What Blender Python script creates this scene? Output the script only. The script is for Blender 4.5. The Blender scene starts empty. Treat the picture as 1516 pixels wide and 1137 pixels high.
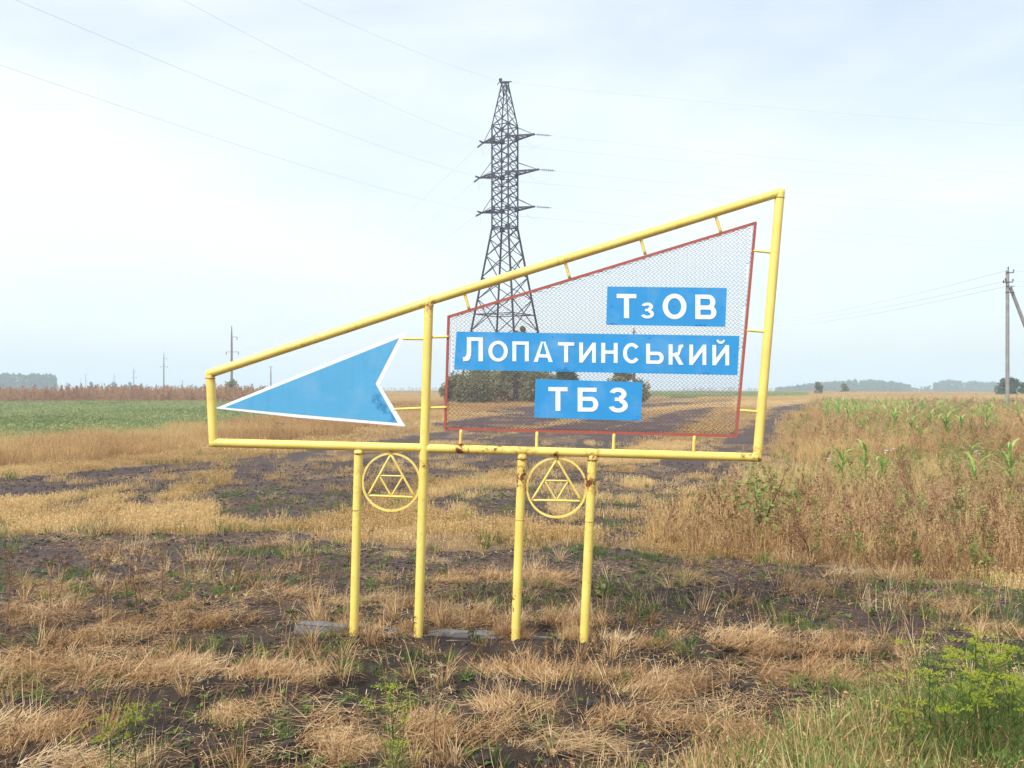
import bpy, bmesh, math, random
import numpy as np
from mathutils import Vector, Matrix
R = math.radians
random.seed(7)
rng = np.random.default_rng(7)
SC = bpy.context.scene
COL = SC.collection

# ------------------------------------------------------------------ camera, world, sun, exposure
F = 1400.0; CX = 758.0; CY = 568.5; EYE = 2.14; D0 = 8.0      # lens in photo pixels, eye height, distance of the sign
cam = bpy.data.cameras.new('camera'); cam.sensor_width = 36; cam.lens = F*36/1516
cam.clip_start = 0.05; cam.clip_end = 20000
camo = bpy.data.objects.new('camera', cam); COL.objects.link(camo)
camo.location = (0, 0, EYE); camo.rotation_euler = (R(90), 0, 0); SC.camera = camo

SUN_EL, SUN_AZ = 48, -140          # azimuth from +Y towards +X, degrees
w = bpy.data.worlds.new('World'); SC.world = w; w.use_nodes = True
nt = w.node_tree; nt.nodes.clear()
def N(t, ty, **k):
    n = t.nodes.new(ty)
    for a, b in k.items(): setattr(n, a, b)
    return n
out = N(nt, 'ShaderNodeOutputWorld'); bg = N(nt, 'ShaderNodeBackground'); bg.inputs[1].default_value = 0.1
sky = N(nt, 'ShaderNodeTexSky', sky_type='NISHITA', sun_disc=False)
sky.sun_elevation = R(SUN_EL); sky.sun_rotation = R(SUN_AZ); sky.air_density = 1.0; sky.dust_density = 2.0
tc = N(nt, 'ShaderNodeTexCoord'); mp = N(nt, 'ShaderNodeMapping'); mp.inputs['Scale'].default_value = (1, 1, 2.6)
mp.inputs['Rotation'].default_value = (0, R(20), 0)
nz = N(nt, 'ShaderNodeTexNoise'); nz.inputs['Scale'].default_value = 1.9; nz.inputs['Detail'].default_value = 5
nz.inputs['Roughness'].default_value = .52; nz.inputs['Distortion'].default_value = .35
rp = N(nt, 'ShaderNodeValToRGB'); rp.color_ramp.elements[0].position = .28; rp.color_ramp.elements[1].position = .66
rp.color_ramp.elements[0].color = (.42,)*3+(1,); rp.color_ramp.elements[1].color = (.97,)*3+(1,)
mx = N(nt, 'ShaderNodeMix', data_type='RGBA'); mx.inputs[7].default_value = (5.4, 5.8, 6.05, 1)
nt.links.new(tc.outputs['Generated'], mp.inputs[0]); nt.links.new(mp.outputs[0], nz.inputs['Vector'])
nt.links.new(nz.outputs[0], rp.inputs[0]); nt.links.new(rp.outputs[0], mx.inputs[0])
nt.links.new(sky.outputs[0], mx.inputs[6]); nt.links.new(mx.outputs[2], bg.inputs[0]); nt.links.new(bg.outputs[0], out.inputs[0])

sl = bpy.data.lights.new('sun', 'SUN'); sl.energy = 2.6; sl.angle = R(10); sl.color = (1, .95, .87)
so = bpy.data.objects.new('sun', sl); COL.objects.link(so)
sd = Vector((math.sin(R(SUN_AZ))*math.cos(R(SUN_EL)), math.cos(R(SUN_AZ))*math.cos(R(SUN_EL)), math.sin(R(SUN_EL))))
so.rotation_euler = (-sd).to_track_quat('-Z', 'Y').to_euler(); so.location = (-10, -10, 30)

SC.view_settings.view_transform = 'Standard'; SC.view_settings.look = 'None'
SC.view_settings.exposure = 0.98; SC.view_settings.gamma = 1; SC.view_settings.use_curve_mapping = False
SC.render.engine = 'CYCLES'
SC.cycles.use_denoising = True
SC.cycles.max_bounces = 6; SC.cycles.diffuse_bounces = 3; SC.cycles.transmission_bounces = 3
SC.cycles.transparent_max_bounces = 8; SC.cycles.volume_bounces = 3

# ------------------------------------------------------------------ helpers
def tag(o, label=None, cat=None, group=None, kind=None):
    if label: o['label'] = label
    if cat: o['category'] = cat
    if group: o['group'] = group
    if kind: o['kind'] = kind
    return o
def empty(name, loc=(0, 0, 0), rz=0):
    o = bpy.data.objects.new(name, None); COL.objects.link(o); o.location = loc; o.rotation_euler = (0, 0, rz)
    o.empty_display_size = .2
    return o
def mesh_np(name, V, Fc, attrs=None, smooth=False):
    """V: n x 3, Fc: list of faces or array"""
    me = bpy.data.meshes.new(name)
    if isinstance(Fc, np.ndarray):
        k = Fc.shape[1]; nf = len(Fc)
        me.vertices.add(len(V)); me.vertices.foreach_set('co', np.asarray(V, np.float32).ravel())
        me.loops.add(nf*k); me.loops.foreach_set('vertex_index', Fc.astype(np.int32).ravel())
        me.polygons.add(nf); me.polygons.foreach_set('loop_start', np.arange(0, nf*k, k, dtype=np.int32))
        me.update(calc_edges=True)
    else:
        me.from_pydata([tuple(v) for v in V], [], [tuple(f) for f in Fc]); me.update()
    if attrs:
        for an, arr in attrs.items():
            a = me.attributes.new(an, 'FLOAT', 'POINT'); a.data.foreach_set('value', np.asarray(arr, np.float32))
    if smooth: me.polygons.foreach_set('use_smooth', [True]*len(me.polygons))
    return me
def link(name, me, mat, parent=None, loc=None):
    if mat and not me.materials: me.materials.append(mat)
    o = bpy.data.objects.new(name, me); COL.objects.link(o)
    if parent: o.parent = parent
    if loc is not None: o.location = loc
    return o
def copy_tree(o, parent=None):
    c = o.copy(); COL.objects.link(c); c.parent = parent
    for ch in o.children: copy_tree(ch, c)
    return c

class MB:
    """collects simple solids into one mesh"""
    def __init__(s): s.V = []; s.F = []; s.A = []
    def add(s, V, Fc, a=0.0):
        n = len(s.V); s.V += [tuple(v) for v in V]; s.F += [tuple(i+n for i in f) for f in Fc]
        s.A += list(a) if hasattr(a, '__len__') else [a]*len(V)
    def tube(s, pts, r, sides=8, a=0.0, caps=True, up=None):
        pts = [Vector(p) for p in pts]; rs = r if hasattr(r, '__len__') else [r]*len(pts)
        base = len(s.V); prev = None
        for i, p in enumerate(pts):
            d = (pts[min(i+1, len(pts)-1)]-pts[max(i-1, 0)]).normalized()
            if prev is None:
                u = d.cross(Vector((0, 0, 1)))
                if u.length < .05: u = d.cross(Vector((0, 1, 0)))
            else: u = prev - d*prev.dot(d)
            u.normalize(); prev = u; v = d.cross(u)
            for k in range(sides):
                an = 2*math.pi*k/sides
                s.V.append(tuple(p+u*math.cos(an)*rs[i]+v*math.sin(an)*rs[i])); s.A.append(a)
        for i in range(len(pts)-1):
            for k in range(sides):
                k2 = (k+1) % sides
                s.F.append((base+i*sides+k, base+i*sides+k2, base+(i+1)*sides+k2, base+(i+1)*sides+k))
        if caps:
            s.F.append(tuple(base+k for k in range(sides))[::-1])
            e = base+(len(pts)-1)*sides; s.F.append(tuple(e+k for k in range(sides)))
    def box(s, c, size, rot=None, a=0.0):
        c = Vector(c); hx, hy, hz = [q/2 for q in size]
        vs = [Vector((x, y, z)) for x in (-hx, hx) for y in (-hy, hy) for z in (-hz, hz)]
        if rot is not None: vs = [rot @ v for v in vs]
        s.add([c+v for v in vs], [(0, 1, 3, 2), (4, 6, 7, 5), (0, 4, 5, 1), (2, 3, 7, 6), (0, 2, 6, 4), (1, 5, 7, 3)], a)
    def bar(s, p, q, wd, a=0.0, wd2=None):
        """square bar from p to q"""
        p = Vector(p); q = Vector(q); d = (q-p).normalized()
        u = d.cross(Vector((0, 0, 1)))
        if u.length < .05: u = d.cross(Vector((0, 1, 0)))
        u.normalize(); v = d.cross(u); h = wd/2; h2 = (wd2 or wd)/2
        vs = [b+u*i*h+v*j*h2 for b in (p, q) for i, j in ((-1, -1), (1, -1), (1, 1), (-1, 1))]
        s.add(vs, [(0, 1, 5, 4), (1, 2, 6, 5), (2, 3, 7, 6), (3, 0, 4, 7), (3, 2, 1, 0), (4, 5, 6, 7)], a)
    def mesh(s, name, smooth=False):
        return mesh_np(name, s.V, s.F, {'v': s.A}, smooth)
    def build(s, name, mat, parent=None, smooth=False, loc=None):
        return link(name, s.mesh(name, smooth), mat, parent, loc)

# --- vectorised value noise
def _h(ix, iy, s):
    n = (ix.astype(np.int64)*374761393 + iy.astype(np.int64)*668265263 + s*1442695041) & 0xffffffff
    n = ((n ^ (n >> 13))*1274126177) & 0xffffffff
    n = (n ^ (n >> 16)) & 0xffffffff
    return n/4294967295.0
def vn(x, y, s=0):
    x = np.asarray(x, float); y = np.asarray(y, float)
    ix = np.floor(x); iy = np.floor(y); fx = x-ix; fy = y-iy
    fx = fx*fx*(3-2*fx); fy = fy*fy*(3-2*fy)
    a = _h(ix, iy, s); b = _h(ix+1, iy, s); c = _h(ix, iy+1, s); d = _h(ix+1, iy+1, s)
    return (a*(1-fx)+b*fx)*(1-fy)+(c*(1-fx)+d*fx)*fy
def fbm(x, y, s=0, o=4):
    t = 0; am = .5; tot = 0
    for k in range(o):
        t = t+am*vn(np.asarray(x)*2**k, np.asarray(y)*2**k, s+k*17); tot += am; am *= .5
    return t/tot
def sm(a, b, x): t = np.clip((np.asarray(x, float)-a)/(b-a), 0, 1); return t*t*(3-2*t)

# --- survey: measured photo points turned into places on the level field / at a distance
def G(px, py):
    y = F*EYE/(py-CY); return ((px-CX)/F*y, y)
def AT(px, py, Y): return Vector(((px-CX)/F*Y, Y, EYE-(py-CY)/F*Y))

def ground_z(x, y):
    x = np.asarray(x, float); y = np.asarray(y, float); r = np.hypot(x, y)
    near = np.exp(-(r/40.0)**2)
    z = -0.012*np.clip(r-250, 0, 1150)
    z = z+(fbm(x*.55, y*.55, 3, 3)-.5)*.16*near*sm(3.5, 6, r)
    z = z+(fbm(x*2.6, y*2.6, 5, 4)-.5)*.16*np.exp(-(r/15.0)**2)
    z = z+(fbm(x*9, y*9, 9, 3)-.5)*.05*np.exp(-(r/11.0)**2)
    # sloping ground under the sign, a shallow ditch in front of the footing
    g = np.exp(-((y-8.0)/1.6)**2)*np.exp(-(x/4.0)**4)
    z = z*(1-.75*np.exp(-((y-8.0)/.55)**2)*np.exp(-(x/2.6)**4))
    z = z+g*(-.027*np.clip(x, -3, 3)-.01)
    z = z-.08*np.exp(-((y-7.45)/.38)**2)*np.exp(-(x/3.2)**4)
    # low bank carrying the weeds at the right
    z = z+.25*sm(3, 9, x-.12*y)*sm(10, 16, y)*np.exp(-(r/80.0)**2)
    # verge of the road behind and beside the camera
    z = z+.25*sm(5.2, 2.5, y)
    return z
def gz(x, y): return float(ground_z(np.array([x]), np.array([y]))[0])

# --- zones of the field, polygons on the ground
def inpoly(px, py, poly):
    inside = np.zeros(px.shape, bool); n = len(poly)
    for i in range(n):
        x1, y1 = poly[i]; x2, y2 = poly[(i+1) % n]
        if y1 == y2: continue
        c = ((y1 > py) != (y2 > py)) & (px < (x2-x1)*(py-y1)/(y2-y1)+x1)
        inside ^= c
    return inside
def gp(pts): return [G(*p) for p in pts]
SOIL = [gp([(-400, 750), (0, 708), (300, 685), (480, 664), (640, 642), (780, 617), (900, 601), (905, 607), (780, 634), (640, 663), (480, 693), (200, 724), (0, 745), (-400, 788)]),
        gp([(60, 748), (230, 720), (420, 691), (640, 664), (800, 634), (950, 607), (955, 618), (830, 655), (640, 694), (420, 728), (230, 752), (60, 770)]),
        gp([(300, 735), (420, 709), (520, 693), (630, 670), (780, 650), (900, 636), (1000, 609), (1060, 603), (1030, 632), (940, 662), (860, 680), (780, 692), (640, 720), (580, 748), (480, 765), (400, 776), (325, 768)]),
        gp([(1196, 598), (1145, 604), (1110, 632), (1020, 668), (960, 684), (880, 690), (770, 694), (700, 722), (620, 740), (640, 762), (740, 772), (850, 784), (900, 812), (960, 790), (1010, 765), (1100, 745), (1138, 712), (1172, 684), (1186, 640), (1208, 610)]),
        gp([(720, 606), (900, 594), (1040, 588), (1040, 592), (900, 600), (730, 614)]), gp([(640, 628), (800, 606), (960, 598), (1080, 591), (1080, 596), (940, 606), (800, 620), (650, 640)])]
GREEN_FAR = gp([(920, 581.5), (1195, 581.5), (1190, 588), (1080, 589), (960, 590)])
FIELD_R = gp([(1212, 596), (1178, 640), (1165, 680), (1135, 708), (1115, 735), (1060, 762), (980, 792), (975, 812), (1100, 832), (1250, 850), (1700, 846), (2400, 846), (2400, 592), (1300, 586), (1205, 588)])
GREEN = gp([(-900, 603), (300, 597), (360, 600), (430, 608), (445, 618), (330, 630), (200, 645), (0, 656), (-900, 700)])
TALL_L = gp([(-900, 692), (0, 651), (200, 641), (330, 626), (450, 612), (520, 596), (700, 588), (900, 586), (800, 598), (640, 620), (480, 645), (300, 667), (200, 680), (0, 696), (-900, 735)])
RED_L = gp([(-900, 584), (-200, 584), (350, 584), (455, 584), (470, 588), (430, 595), (350, 599), (-900, 604)])
BAND = gp([(-900, 778), (0, 790), (250, 792), (430, 778), (520, 790), (640, 812), (900, 815), (960, 818), (1100, 836), (1516, 868), (2400, 870), (2400, 5000), (-6000, 5000), (-2500, 1300)])
VERGE = gp([(860, 1240), (960, 1190), (1100, 1150), (1200, 1118), (1280, 1080), (1380, 1052), (1516, 1045), (2000, 1040), (3500, 2500), (-3000, 2500), (-200, 1500), (400, 1290)])
def zones(x, y):
    x = np.asarray(x, float); y = np.asarray(y, float); r = np.hypot(x, y)
    k = np.clip(r*.035, .15, 1.2)
    wx = x+(fbm(x/k*.5, y/k*.5, 21)-.5)*2.6*k; wy = y+(fbm(x/k*.5, y/k*.5, 35)-.5)*3.2*k
    z = {}
    s = np.zeros(x.shape, bool)
    for p in SOIL: s |= inpoly(x+(wx-x)*.34, y+(wy-y)*.22, p)
    s &= ~((fbm(x*1.1+9, y*.3, 41) > .71) & (r < 45))
    z['track'] = s
    z['right'] = inpoly(wx, wy, FIELD_R)
    z['green'] = inpoly(wx, wy, GREEN) | inpoly(wx, wy, GREEN_FAR)
    z['tall'] = inpoly(wx, wy, TALL_L) & ~z['green']
    z['red'] = inpoly(wx, wy, RED_L) & ~z['green']
    z['band'] = inpoly(wx, wy, BAND) & ~z['right']
    z['verge'] = inpoly(x+(wx-x)*.6, y+(wy-y)*.6, VERGE)
    z['track'] &= ~(z['right'] | z['green'])
    z['stub'] = ~(s | z['right'] | z['green'] | z['tall'] | z['red'] | z['band'])
    return z

# ------------------------------------------------------------------ materials
def mat(name):
    m = bpy.data.materials.new(name); m.use_nodes = True; t = m.node_tree; t.nodes.clear()
    o = N(t, 'ShaderNodeOutputMaterial'); b = N(t, 'ShaderNodeBsdfPrincipled')
    t.links.new(b.outputs[0], o.inputs[0]); return m, t, b, o
def ramp(t, fac, stops):
    r = N(t, 'ShaderNodeValToRGB'); e = r.color_ramp.elements
    while len(e) < len(stops): e.new(.5)
    for k, (p, c) in enumerate(stops): e[k].position = p; e[k].color = tuple(c)+(1,)
    t.links.new(fac, r.inputs[0]); return r.outputs[0]
def noise(t, scale, detail=4, rough=.55, coord='Object', dist=0, stretch=None):
    c = N(t, 'ShaderNodeTexCoord'); n = N(t, 'ShaderNodeTexNoise')
    n.inputs['Scale'].default_value = scale; n.inputs['Detail'].default_value = detail
    n.inputs['Roughness'].default_value = rough; n.inputs['Distortion'].default_value = dist
    if stretch:
        m = N(t, 'ShaderNodeMapping'); m.inputs['Scale'].default_value = stretch
        t.links.new(c.outputs[coord], m.inputs[0]); t.links.new(m.outputs[0], n.inputs['Vector'])
    else: t.links.new(c.outputs[coord], n.inputs['Vector'])
    return n.outputs[0]
def mixc(t, fac, a, b, mode='MIX'):
    m = N(t, 'ShaderNodeMix', data_type='RGBA', blend_type=mode)
    for i, v in ((0, fac), (6, a), (7, b)):
        if hasattr(v, 'is_output') or isinstance(v, bpy.types.NodeSocket): t.links.new(v, m.inputs[i])
        else: m.inputs[i].default_value = v if i == 0 else tuple(v)+(1,)
    return m.outputs[2]
def math_(t, op, a, b=None, clamp=False):
    m = N(t, 'ShaderNodeMath', operation=op, use_clamp=clamp)
    for i, v in ((0, a), (1, b)):
        if v is None: continue
        if isinstance(v, bpy.types.NodeSocket): t.links.new(v, m.inputs[i])
        else: m.inputs[i].default_value = v
    return m.outputs[0]
def attr(t, name, typ='GEOMETRY'):
    a = N(t, 'ShaderNodeAttribute', attribute_name=name, attribute_type=typ); return a
def bump(t, b, h, strength=.3, dist=.01):
    n = N(t, 'ShaderNodeBump'); n.inputs['Strength'].default_value = strength; n.inputs['Distance'].default_value = dist
    t.links.new(h, n.inputs['Height']); t.links.new(n.outputs[0], b.inputs['Normal'])

def flat(name, col, rough=.7, var=.15, scale=8, metal=0):
    m, t, b, o = mat(name)
    c = ramp(t, noise(t, scale), [(.3, [q*(1-var) for q in col]), (.7, [min(1, q*(1+var)) for q in col])])
    t.links.new(c, b.inputs['Base Color']); b.inputs['Roughness'].default_value = rough; b.inputs['Metallic'].default_value = metal
    return m
def veg(name, stops, trans=.3, tintw=.42):
    """leaf material: colour from blade value v and the tint of its clump"""
    m, t, b, o = mat(name)
    v = attr(t, 'v').outputs['Fac']; ti = attr(t, 'tint', 'INSTANCER').outputs['Fac']
    f = math_(t, 'ADD', math_(t, 'MULTIPLY', v, 1-tintw), math_(t, 'MULTIPLY', ti, tintw))
    c = ramp(t, f, stops)
    t.links.new(c, b.inputs['Base Color']); b.inputs['Roughness'].default_value = .75
    b.inputs['Specular IOR Level'].default_value = .15
    tr = N(t, 'ShaderNodeBsdfTranslucent'); t.links.new(c, tr.inputs[0])
    ms = N(t, 'ShaderNodeMixShader'); ms.inputs[0].default_value = trans
    t.links.new(b.outputs[0], ms.inputs[1]); t.links.new(tr.outputs[0], ms.inputs[2]); t.links.new(ms.outputs[0], o.inputs[0])
    return m

# paint with rust where the vertex value v is high and the noise agrees
def paint(name, col, rustiness=.72, rough=.42):
    m, t, b, o = mat(name)
    v = attr(t, 'v').outputs['Fac']
    n1 = noise(t, 26, 6, .65, dist=.6); n2 = noise(t, 3.0, 3)
    n3 = noise(t, 90, 3, .6)
    base = mixc(t, ramp(t, n2, [(.35, (0, 0, 0)), (.7, (1, 1, 1))]), col, [min(1, col[0]*.93), col[1]*.86, col[2]*.75])
    dirt = ramp(t, math_(t, 'MULTIPLY', noise(t, 60, 5, .7), noise(t, 7, 3)), [(.30, (0, 0, 0)), (.42, (1, 1, 1))])
    strk = ramp(t, noise(t, 30, 4, .6, stretch=(1, 1, .12)), [(.52, (0, 0, 0)), (.75, (.28, .28, .28))])
    base = mixc(t, strk, base, (col[0]*.62, col[1]*.55, col[2]*.6))
    base = mixc(t, math_(t, 'MULTIPLY', dirt, .5), base, (col[0]*.55, col[1]*.45, col[2]*.5))
    spk = ramp(t, noise(t, 4.3, 3, .6), [(.50, (0, 0, 0)), (.68, (.115, .115, .115))])
    s = math_(t, 'ADD', math_(t, 'ADD', n1, spk), math_(t, 'MULTIPLY', v, .42*rustiness))
    halo = ramp(t, s, [(.66, (0, 0, 0)), (.80, (1, 1, 1))])
    core = ramp(t, s, [(.80, (0, 0, 0)), (.86, (1, 1, 1))])
    c = mixc(t, math_(t, 'MULTIPLY', halo, .55), base, (.42, .20, .045))
    rust = ramp(t, n3, [(.35, (.035, .014, .008)), (.65, (.20, .06, .018))])
    c = mixc(t, core, c, rust)
    t.links.new(c, b.inputs['Base Color'])
    t.links.new(math_(t, 'ADD', math_(t, 'MULTIPLY', core, .4), rough, True), b.inputs['Roughness'])
    bump(t, b, math_(t, 'ADD', math_(t, 'MULTIPLY', core, -.6), math_(t, 'MULTIPLY', n3, .15)), .35, .003)
    return m
YEL = (.80, .64, .165)
M_yel = paint('yellow_paint', YEL)
M_red = paint('red_primer', (.36, .085, .06), .5, .6)
M_wire = flat('rusty_wire', (.085, .016, .028), .6, .35, 60)
def board(name, col):
    m, t, b, o = mat(name)
    n2 = noise(t, 2.0, 4); c = mixc(t, n2, [q*.93 for q in col], [min(1, q*1.07) for q in col])
    st = noise(t, 9, 5, .6, stretch=(3, 1, .35))
    c = mixc(t, ramp(t, st, [(.50, (0, 0, 0)), (.74, (.28, .28, .28))]), c, [q*.72 for q in col])
    c = mixc(t, ramp(t, noise(t, 3.5, 5, .6), [(.5, (0, 0, 0)), (.75, (.22, .22, .22))]), c, (.35, .5, .65))
    v = attr(t, 'v').outputs['Fac']
    wet = ramp(t, math_(t, 'ADD', v, math_(t, 'MULTIPLY', math_(t, 'SUBTRACT', noise(t, 22, 5, .6), .5), 1.3)), [(.46, (0, 0, 0)), (.66, (.8, .8, .8))])
    c = mixc(t, wet, c, (col[0]*.35, col[1]*.55, col[2]*.7))
    hol = ramp(t, math_(t, 'ADD', math_(t, 'MULTIPLY', v, .25), noise(t, 55, 3, .7)), [(.80, (0, 0, 0)), (.84, (1, 1, 1))])
    c = mixc(t, hol, c, (.01, .05, .11))
    run = math_(t, 'MULTIPLY', noise(t, 13, 4, .6, stretch=(2.6, 1, .16)), noise(t, 2.7, 3)); c = mixc(t, ramp(t, run, [(.36, (0, 0, 0)), (.50, (.35, .35, .35))]), c, (.16, .17, .17))
    t.links.new(c, b.inputs['Base Color']); b.inputs['Roughness'].default_value = .5
    bump(t, b, noise(t, 6, 2), .15, .01)
    return m
M_blue = board('blue_board_paint', (.018, .26, .60))
M_arrow = board('pale_blue_arrow_paint', (.075, .335, .59))
M_white = flat('white_sign_paint', (.74, .79, .84), .5, .07, 14)
M_bolt = flat('dark_bolt', (.04, .035, .04), .5)
M_weld = flat('rusty_weld', (.30, .17, .05), .7, .5, 60)
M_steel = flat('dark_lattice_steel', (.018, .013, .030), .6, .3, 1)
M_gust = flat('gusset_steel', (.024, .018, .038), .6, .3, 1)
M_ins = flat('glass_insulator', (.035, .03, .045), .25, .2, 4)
M_line = flat('weathered_conductor', (.5, .52, .56), .5, .1)
M_pole = flat('weathered_concrete_pole', (.22, .21, .20), .85, .25, 2)
M_wood = flat('dark_wood_pole', (.10, .075, .06), .85, .3, 3)
def m_conc():
    m, t, b, o = mat('old_concrete')
    n = noise(t, 14, 6, .65); c = ramp(t, n, [(.3, (.07, .07, .07)), (.55, (.15, .15, .15)), (.75, (.22, .22, .215))])
    d = ramp(t, noise(t, 4, 4), [(.45, (0, 0, 0)), (.65, (1, 1, 1))]); c = mixc(t, math_(t, 'MULTIPLY', d, .5), c, (.09, .07, .055))
    t.links.new(c, b.inputs['Base Color']); b.inputs['Roughness'].default_value = .9; bump(t, b, n, .6, .01); return m
M_conc = m_conc()
def m_ground():
    m, t, b, o = mat('field_ground')
    st = attr(t, 'straw').outputs['Fac']; gr = attr(t, 'green').outputs['Fac']; da = attr(t, 'dark_soil').outputs['Fac']
    n = noise(t, 14, 8, .65); n2 = noise(t, 2.2, 6, .6); n3 = noise(t, 70, 4, .7); nf = noise(t, .35, 5, .6)
    soil = ramp(t, math_(t, 'ADD', math_(t, 'MULTIPLY', n, .6), math_(t, 'MULTIPLY', n3, .4)), [(.30, (.030, .021, .020)), (.52, (.078, .056, .054)), (.72, (.150, .112, .105))])
    soil = mixc(t, math_(t, 'MULTIPLY', da, .86), soil, (.018, .0125, .010))
    soil = mixc(t, ramp(t, n2, [(.42, (0, 0, 0)), (.66, (.55, .55, .55))]), soil, (.115, .078, .052))
    lit = ramp(t, n3, [(.35, (.13, .085, .05)), (.65, (.34, .225, .12))])
    sf = math_(t, 'ADD', st, math_(t, 'MULTIPLY', math_(t, 'SUBTRACT', n, .5), 1.1))
    c = mixc(t, ramp(t, sf, [(.38, (0, 0, 0)), (.62, (1, 1, 1))]), soil, lit)
    grc = ramp(t, n, [(.3, (.05, .085, .028)), (.7, (.13, .17, .06))])
    c = mixc(t, ramp(t, math_(t, 'ADD', gr, math_(t, 'MULTIPLY', math_(t, 'SUBTRACT', n2, .5), .8)), [(.4, (0, 0, 0)), (.7, (1, 1, 1))]), c, grc)
    t.links.new(c, b.inputs['Base Color']); b.inputs['Roughness'].default_value = .95; b.inputs['Specular IOR Level'].default_value = .2
    bump(t, b, math_(t, 'ADD', math_(t, 'MULTIPLY', n, 1.0), math_(t, 'MULTIPLY', n3, .35)), .8, .05); return m
M_ground = m_ground()

GOLD = [(.0, (.20, .12, .05)), (.3, (.46, .30, .12)), (.6, (.66, .46, .21)), (1, (.80, .64, .36))]
V_stub = veg('golden_stubble', GOLD)
V_tall = veg('tall_dry_grass', [(.0, (.20, .10, .04)), (.35, (.46, .28, .12)), (.7, (.66, .46, .22)), (1, (.44, .44, .18))])
V_mat = veg('dead_grass', [(.0, (.06, .030, .016)), (.25, (.27, .145, .065)), (.5, (.50, .31, .15)), (.75, (.68, .49, .27)), (1, (.86, .74, .50))])
V_grn = veg('green_grass', [(.0, (.05, .09, .02)), (.45, (.13, .20, .05)), (.75, (.25, .30, .08)), (1, (.60, .50, .24))])
V_lw = veg('leafy_weed_green', [(.0, (.14, .19, .05)), (.5, (.27, .31, .09)), (1, (.46, .42, .18))])
V_crop = veg('green_crop', [(.0, (.18, .21, .08)), (.5, (.28, .33, .13)), (1, (.42, .42, .21))])
V_red = veg('reddish_dry_weed', [(.0, (.20, .105, .06)), (.4, (.42, .24, .14)), (.8, (.58, .37, .22)), (1, (.52, .42, .24))])
V_brown = veg('brown_weed', [(.0, (.09, .045, .025)), (.5, (.22, .12, .06)), (1, (.38, .24, .12))])
V_leaf = veg('shrub_leaves', [(.0, (.15, .16, .07)), (.5, (.28, .28, .13)), (1, (.46, .42, .22))], .3)
V_dkleaf = veg('dark_tree_leaves', [(.0, (.05, .085, .035)), (1, (.12, .17, .065))], .25)
V_corn = veg('maize_leaf', [(.0, (.16, .30, .05)), (.5, (.34, .50, .12)), (1, (.70, .66, .32))], .4)
V_fen = veg('fennel_green', [(.0, (.07, .13, .025)), (.5, (.17, .25, .05)), (1, (.36, .40, .08))], .35)
V_umb = veg('yellow_green_umbel', [(.0, (.30, .36, .03)), (1, (.52, .55, .06))], .35)
V_pale = veg('pale_seed_head', [(.0, (.40, .30, .16)), (1, (.72, .62, .42))], .3)
V_wht = veg('white_blossom', [(.0, (.6, .6, .58)), (1, (.8, .8, .8))], .3)
M_stem = flat('brown_stem', (.20, .11, .06), .8)
M_bark = flat('bark', (.09, .065, .05), .9, .3, 5)
M_clod = flat('soil_clod', (.042, .031, .028), .98, .6, 3)

# ------------------------------------------------------------------ GROUND
def make_ground():
    rad = [0.0, .6, 1.2, 1.8, 2.4, 3.0, 3.5]
    r = 3.5
    while r < 34: rad.append(r+.0); r *= 1.0072
    while r < 400: rad.append(r); r *= 1.018
    while r < 3900: rad.append(r); r *= 1.12
    rad.append(4000)
    rad = sorted(set(rad)); rad = np.array(rad[1:])
    a = [-180+i*6 for i in range(22)]
    a += list(np.arange(-48, 48.001, .17)); a += [48+6*i for i in range(1, 22)]
    ang = np.radians(np.array(a)); nA = len(ang)
    RR, AA = np.meshgrid(rad, ang, indexing='ij')
    X = (RR*np.sin(AA)).ravel(); Y = (RR*np.cos(AA)).ravel(); Z = ground_z(X, Y)
    V = np.stack([X, Y, Z], 1); V = np.vstack([V, [[0, 0, gz(0, 0)]]]); c = len(V)-1
    nR = len(rad); i = np.arange(nR-1)[:, None]*nA; j = np.arange(nA)[None, :]; j2 = (j+1) % nA
    Q = np.stack([(i+j).ravel(), (i+nA+j).ravel(), (i+nA+j2).ravel(), (i+j2).ravel()], 1)
    Q = Q[:, ::-1]
    jj = np.arange(nA); T = np.stack([np.full(nA, c), jj, (jj+1) % nA, np.full(nA, c)], 1)
    z = zones(V[:, 0], V[:, 1]); rr = np.hypot(V[:, 0], V[:, 1])
    straw = np.where(z['stub'], .62, 0)+np.where(z['tall'] | z['right'], .8, 0)+np.where(z['red'], .5, 0)
    straw = np.where(z['track'], .12+.4*sm(.5, .7, fbm(V[:, 0]*.9, V[:, 1]*.5, 75)), straw)
    n1 = fbm(V[:, 0]*1.1, V[:, 1]*1.1, 71); straw = np.where(z['band'], .15+.5*(n1-.35), straw)
    straw = np.where((rr > 110), .7, straw)
    green = np.where(z['green'], 1.0, 0)+np.where(z['verge'], .55, 0)
    n4 = fbm(V[:, 0]*.02, V[:, 1]*.012, 77); green = np.where((rr > 140) & (n4 > .55), .7, green)
    dark_soil = sm(11.5, 7.2, rr)*.95+.25*sm(.5, .7, fbm(V[:, 0]*.8, V[:, 1]*.8, 73))  # soil colour goes darker towards the camera, plus random darker patches
    me = mesh_np('ground', V, Q, {'straw': straw, 'green': green, 'dark_soil': dark_soil}, True)
    bm = bmesh.new(); bm.from_mesh(me); bm.verts.ensure_lookup_table()
    for k in range(nA):
        bm.faces.new((bm.verts[c], bm.verts[(k+1) % nA], bm.verts[k]))
    bm.to_mesh(me); bm.free(); me.polygons.foreach_set('use_smooth', [True]*len(me.polygons))
    o = link('ground', me, M_ground); tag(o, kind='structure')
make_ground()

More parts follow.
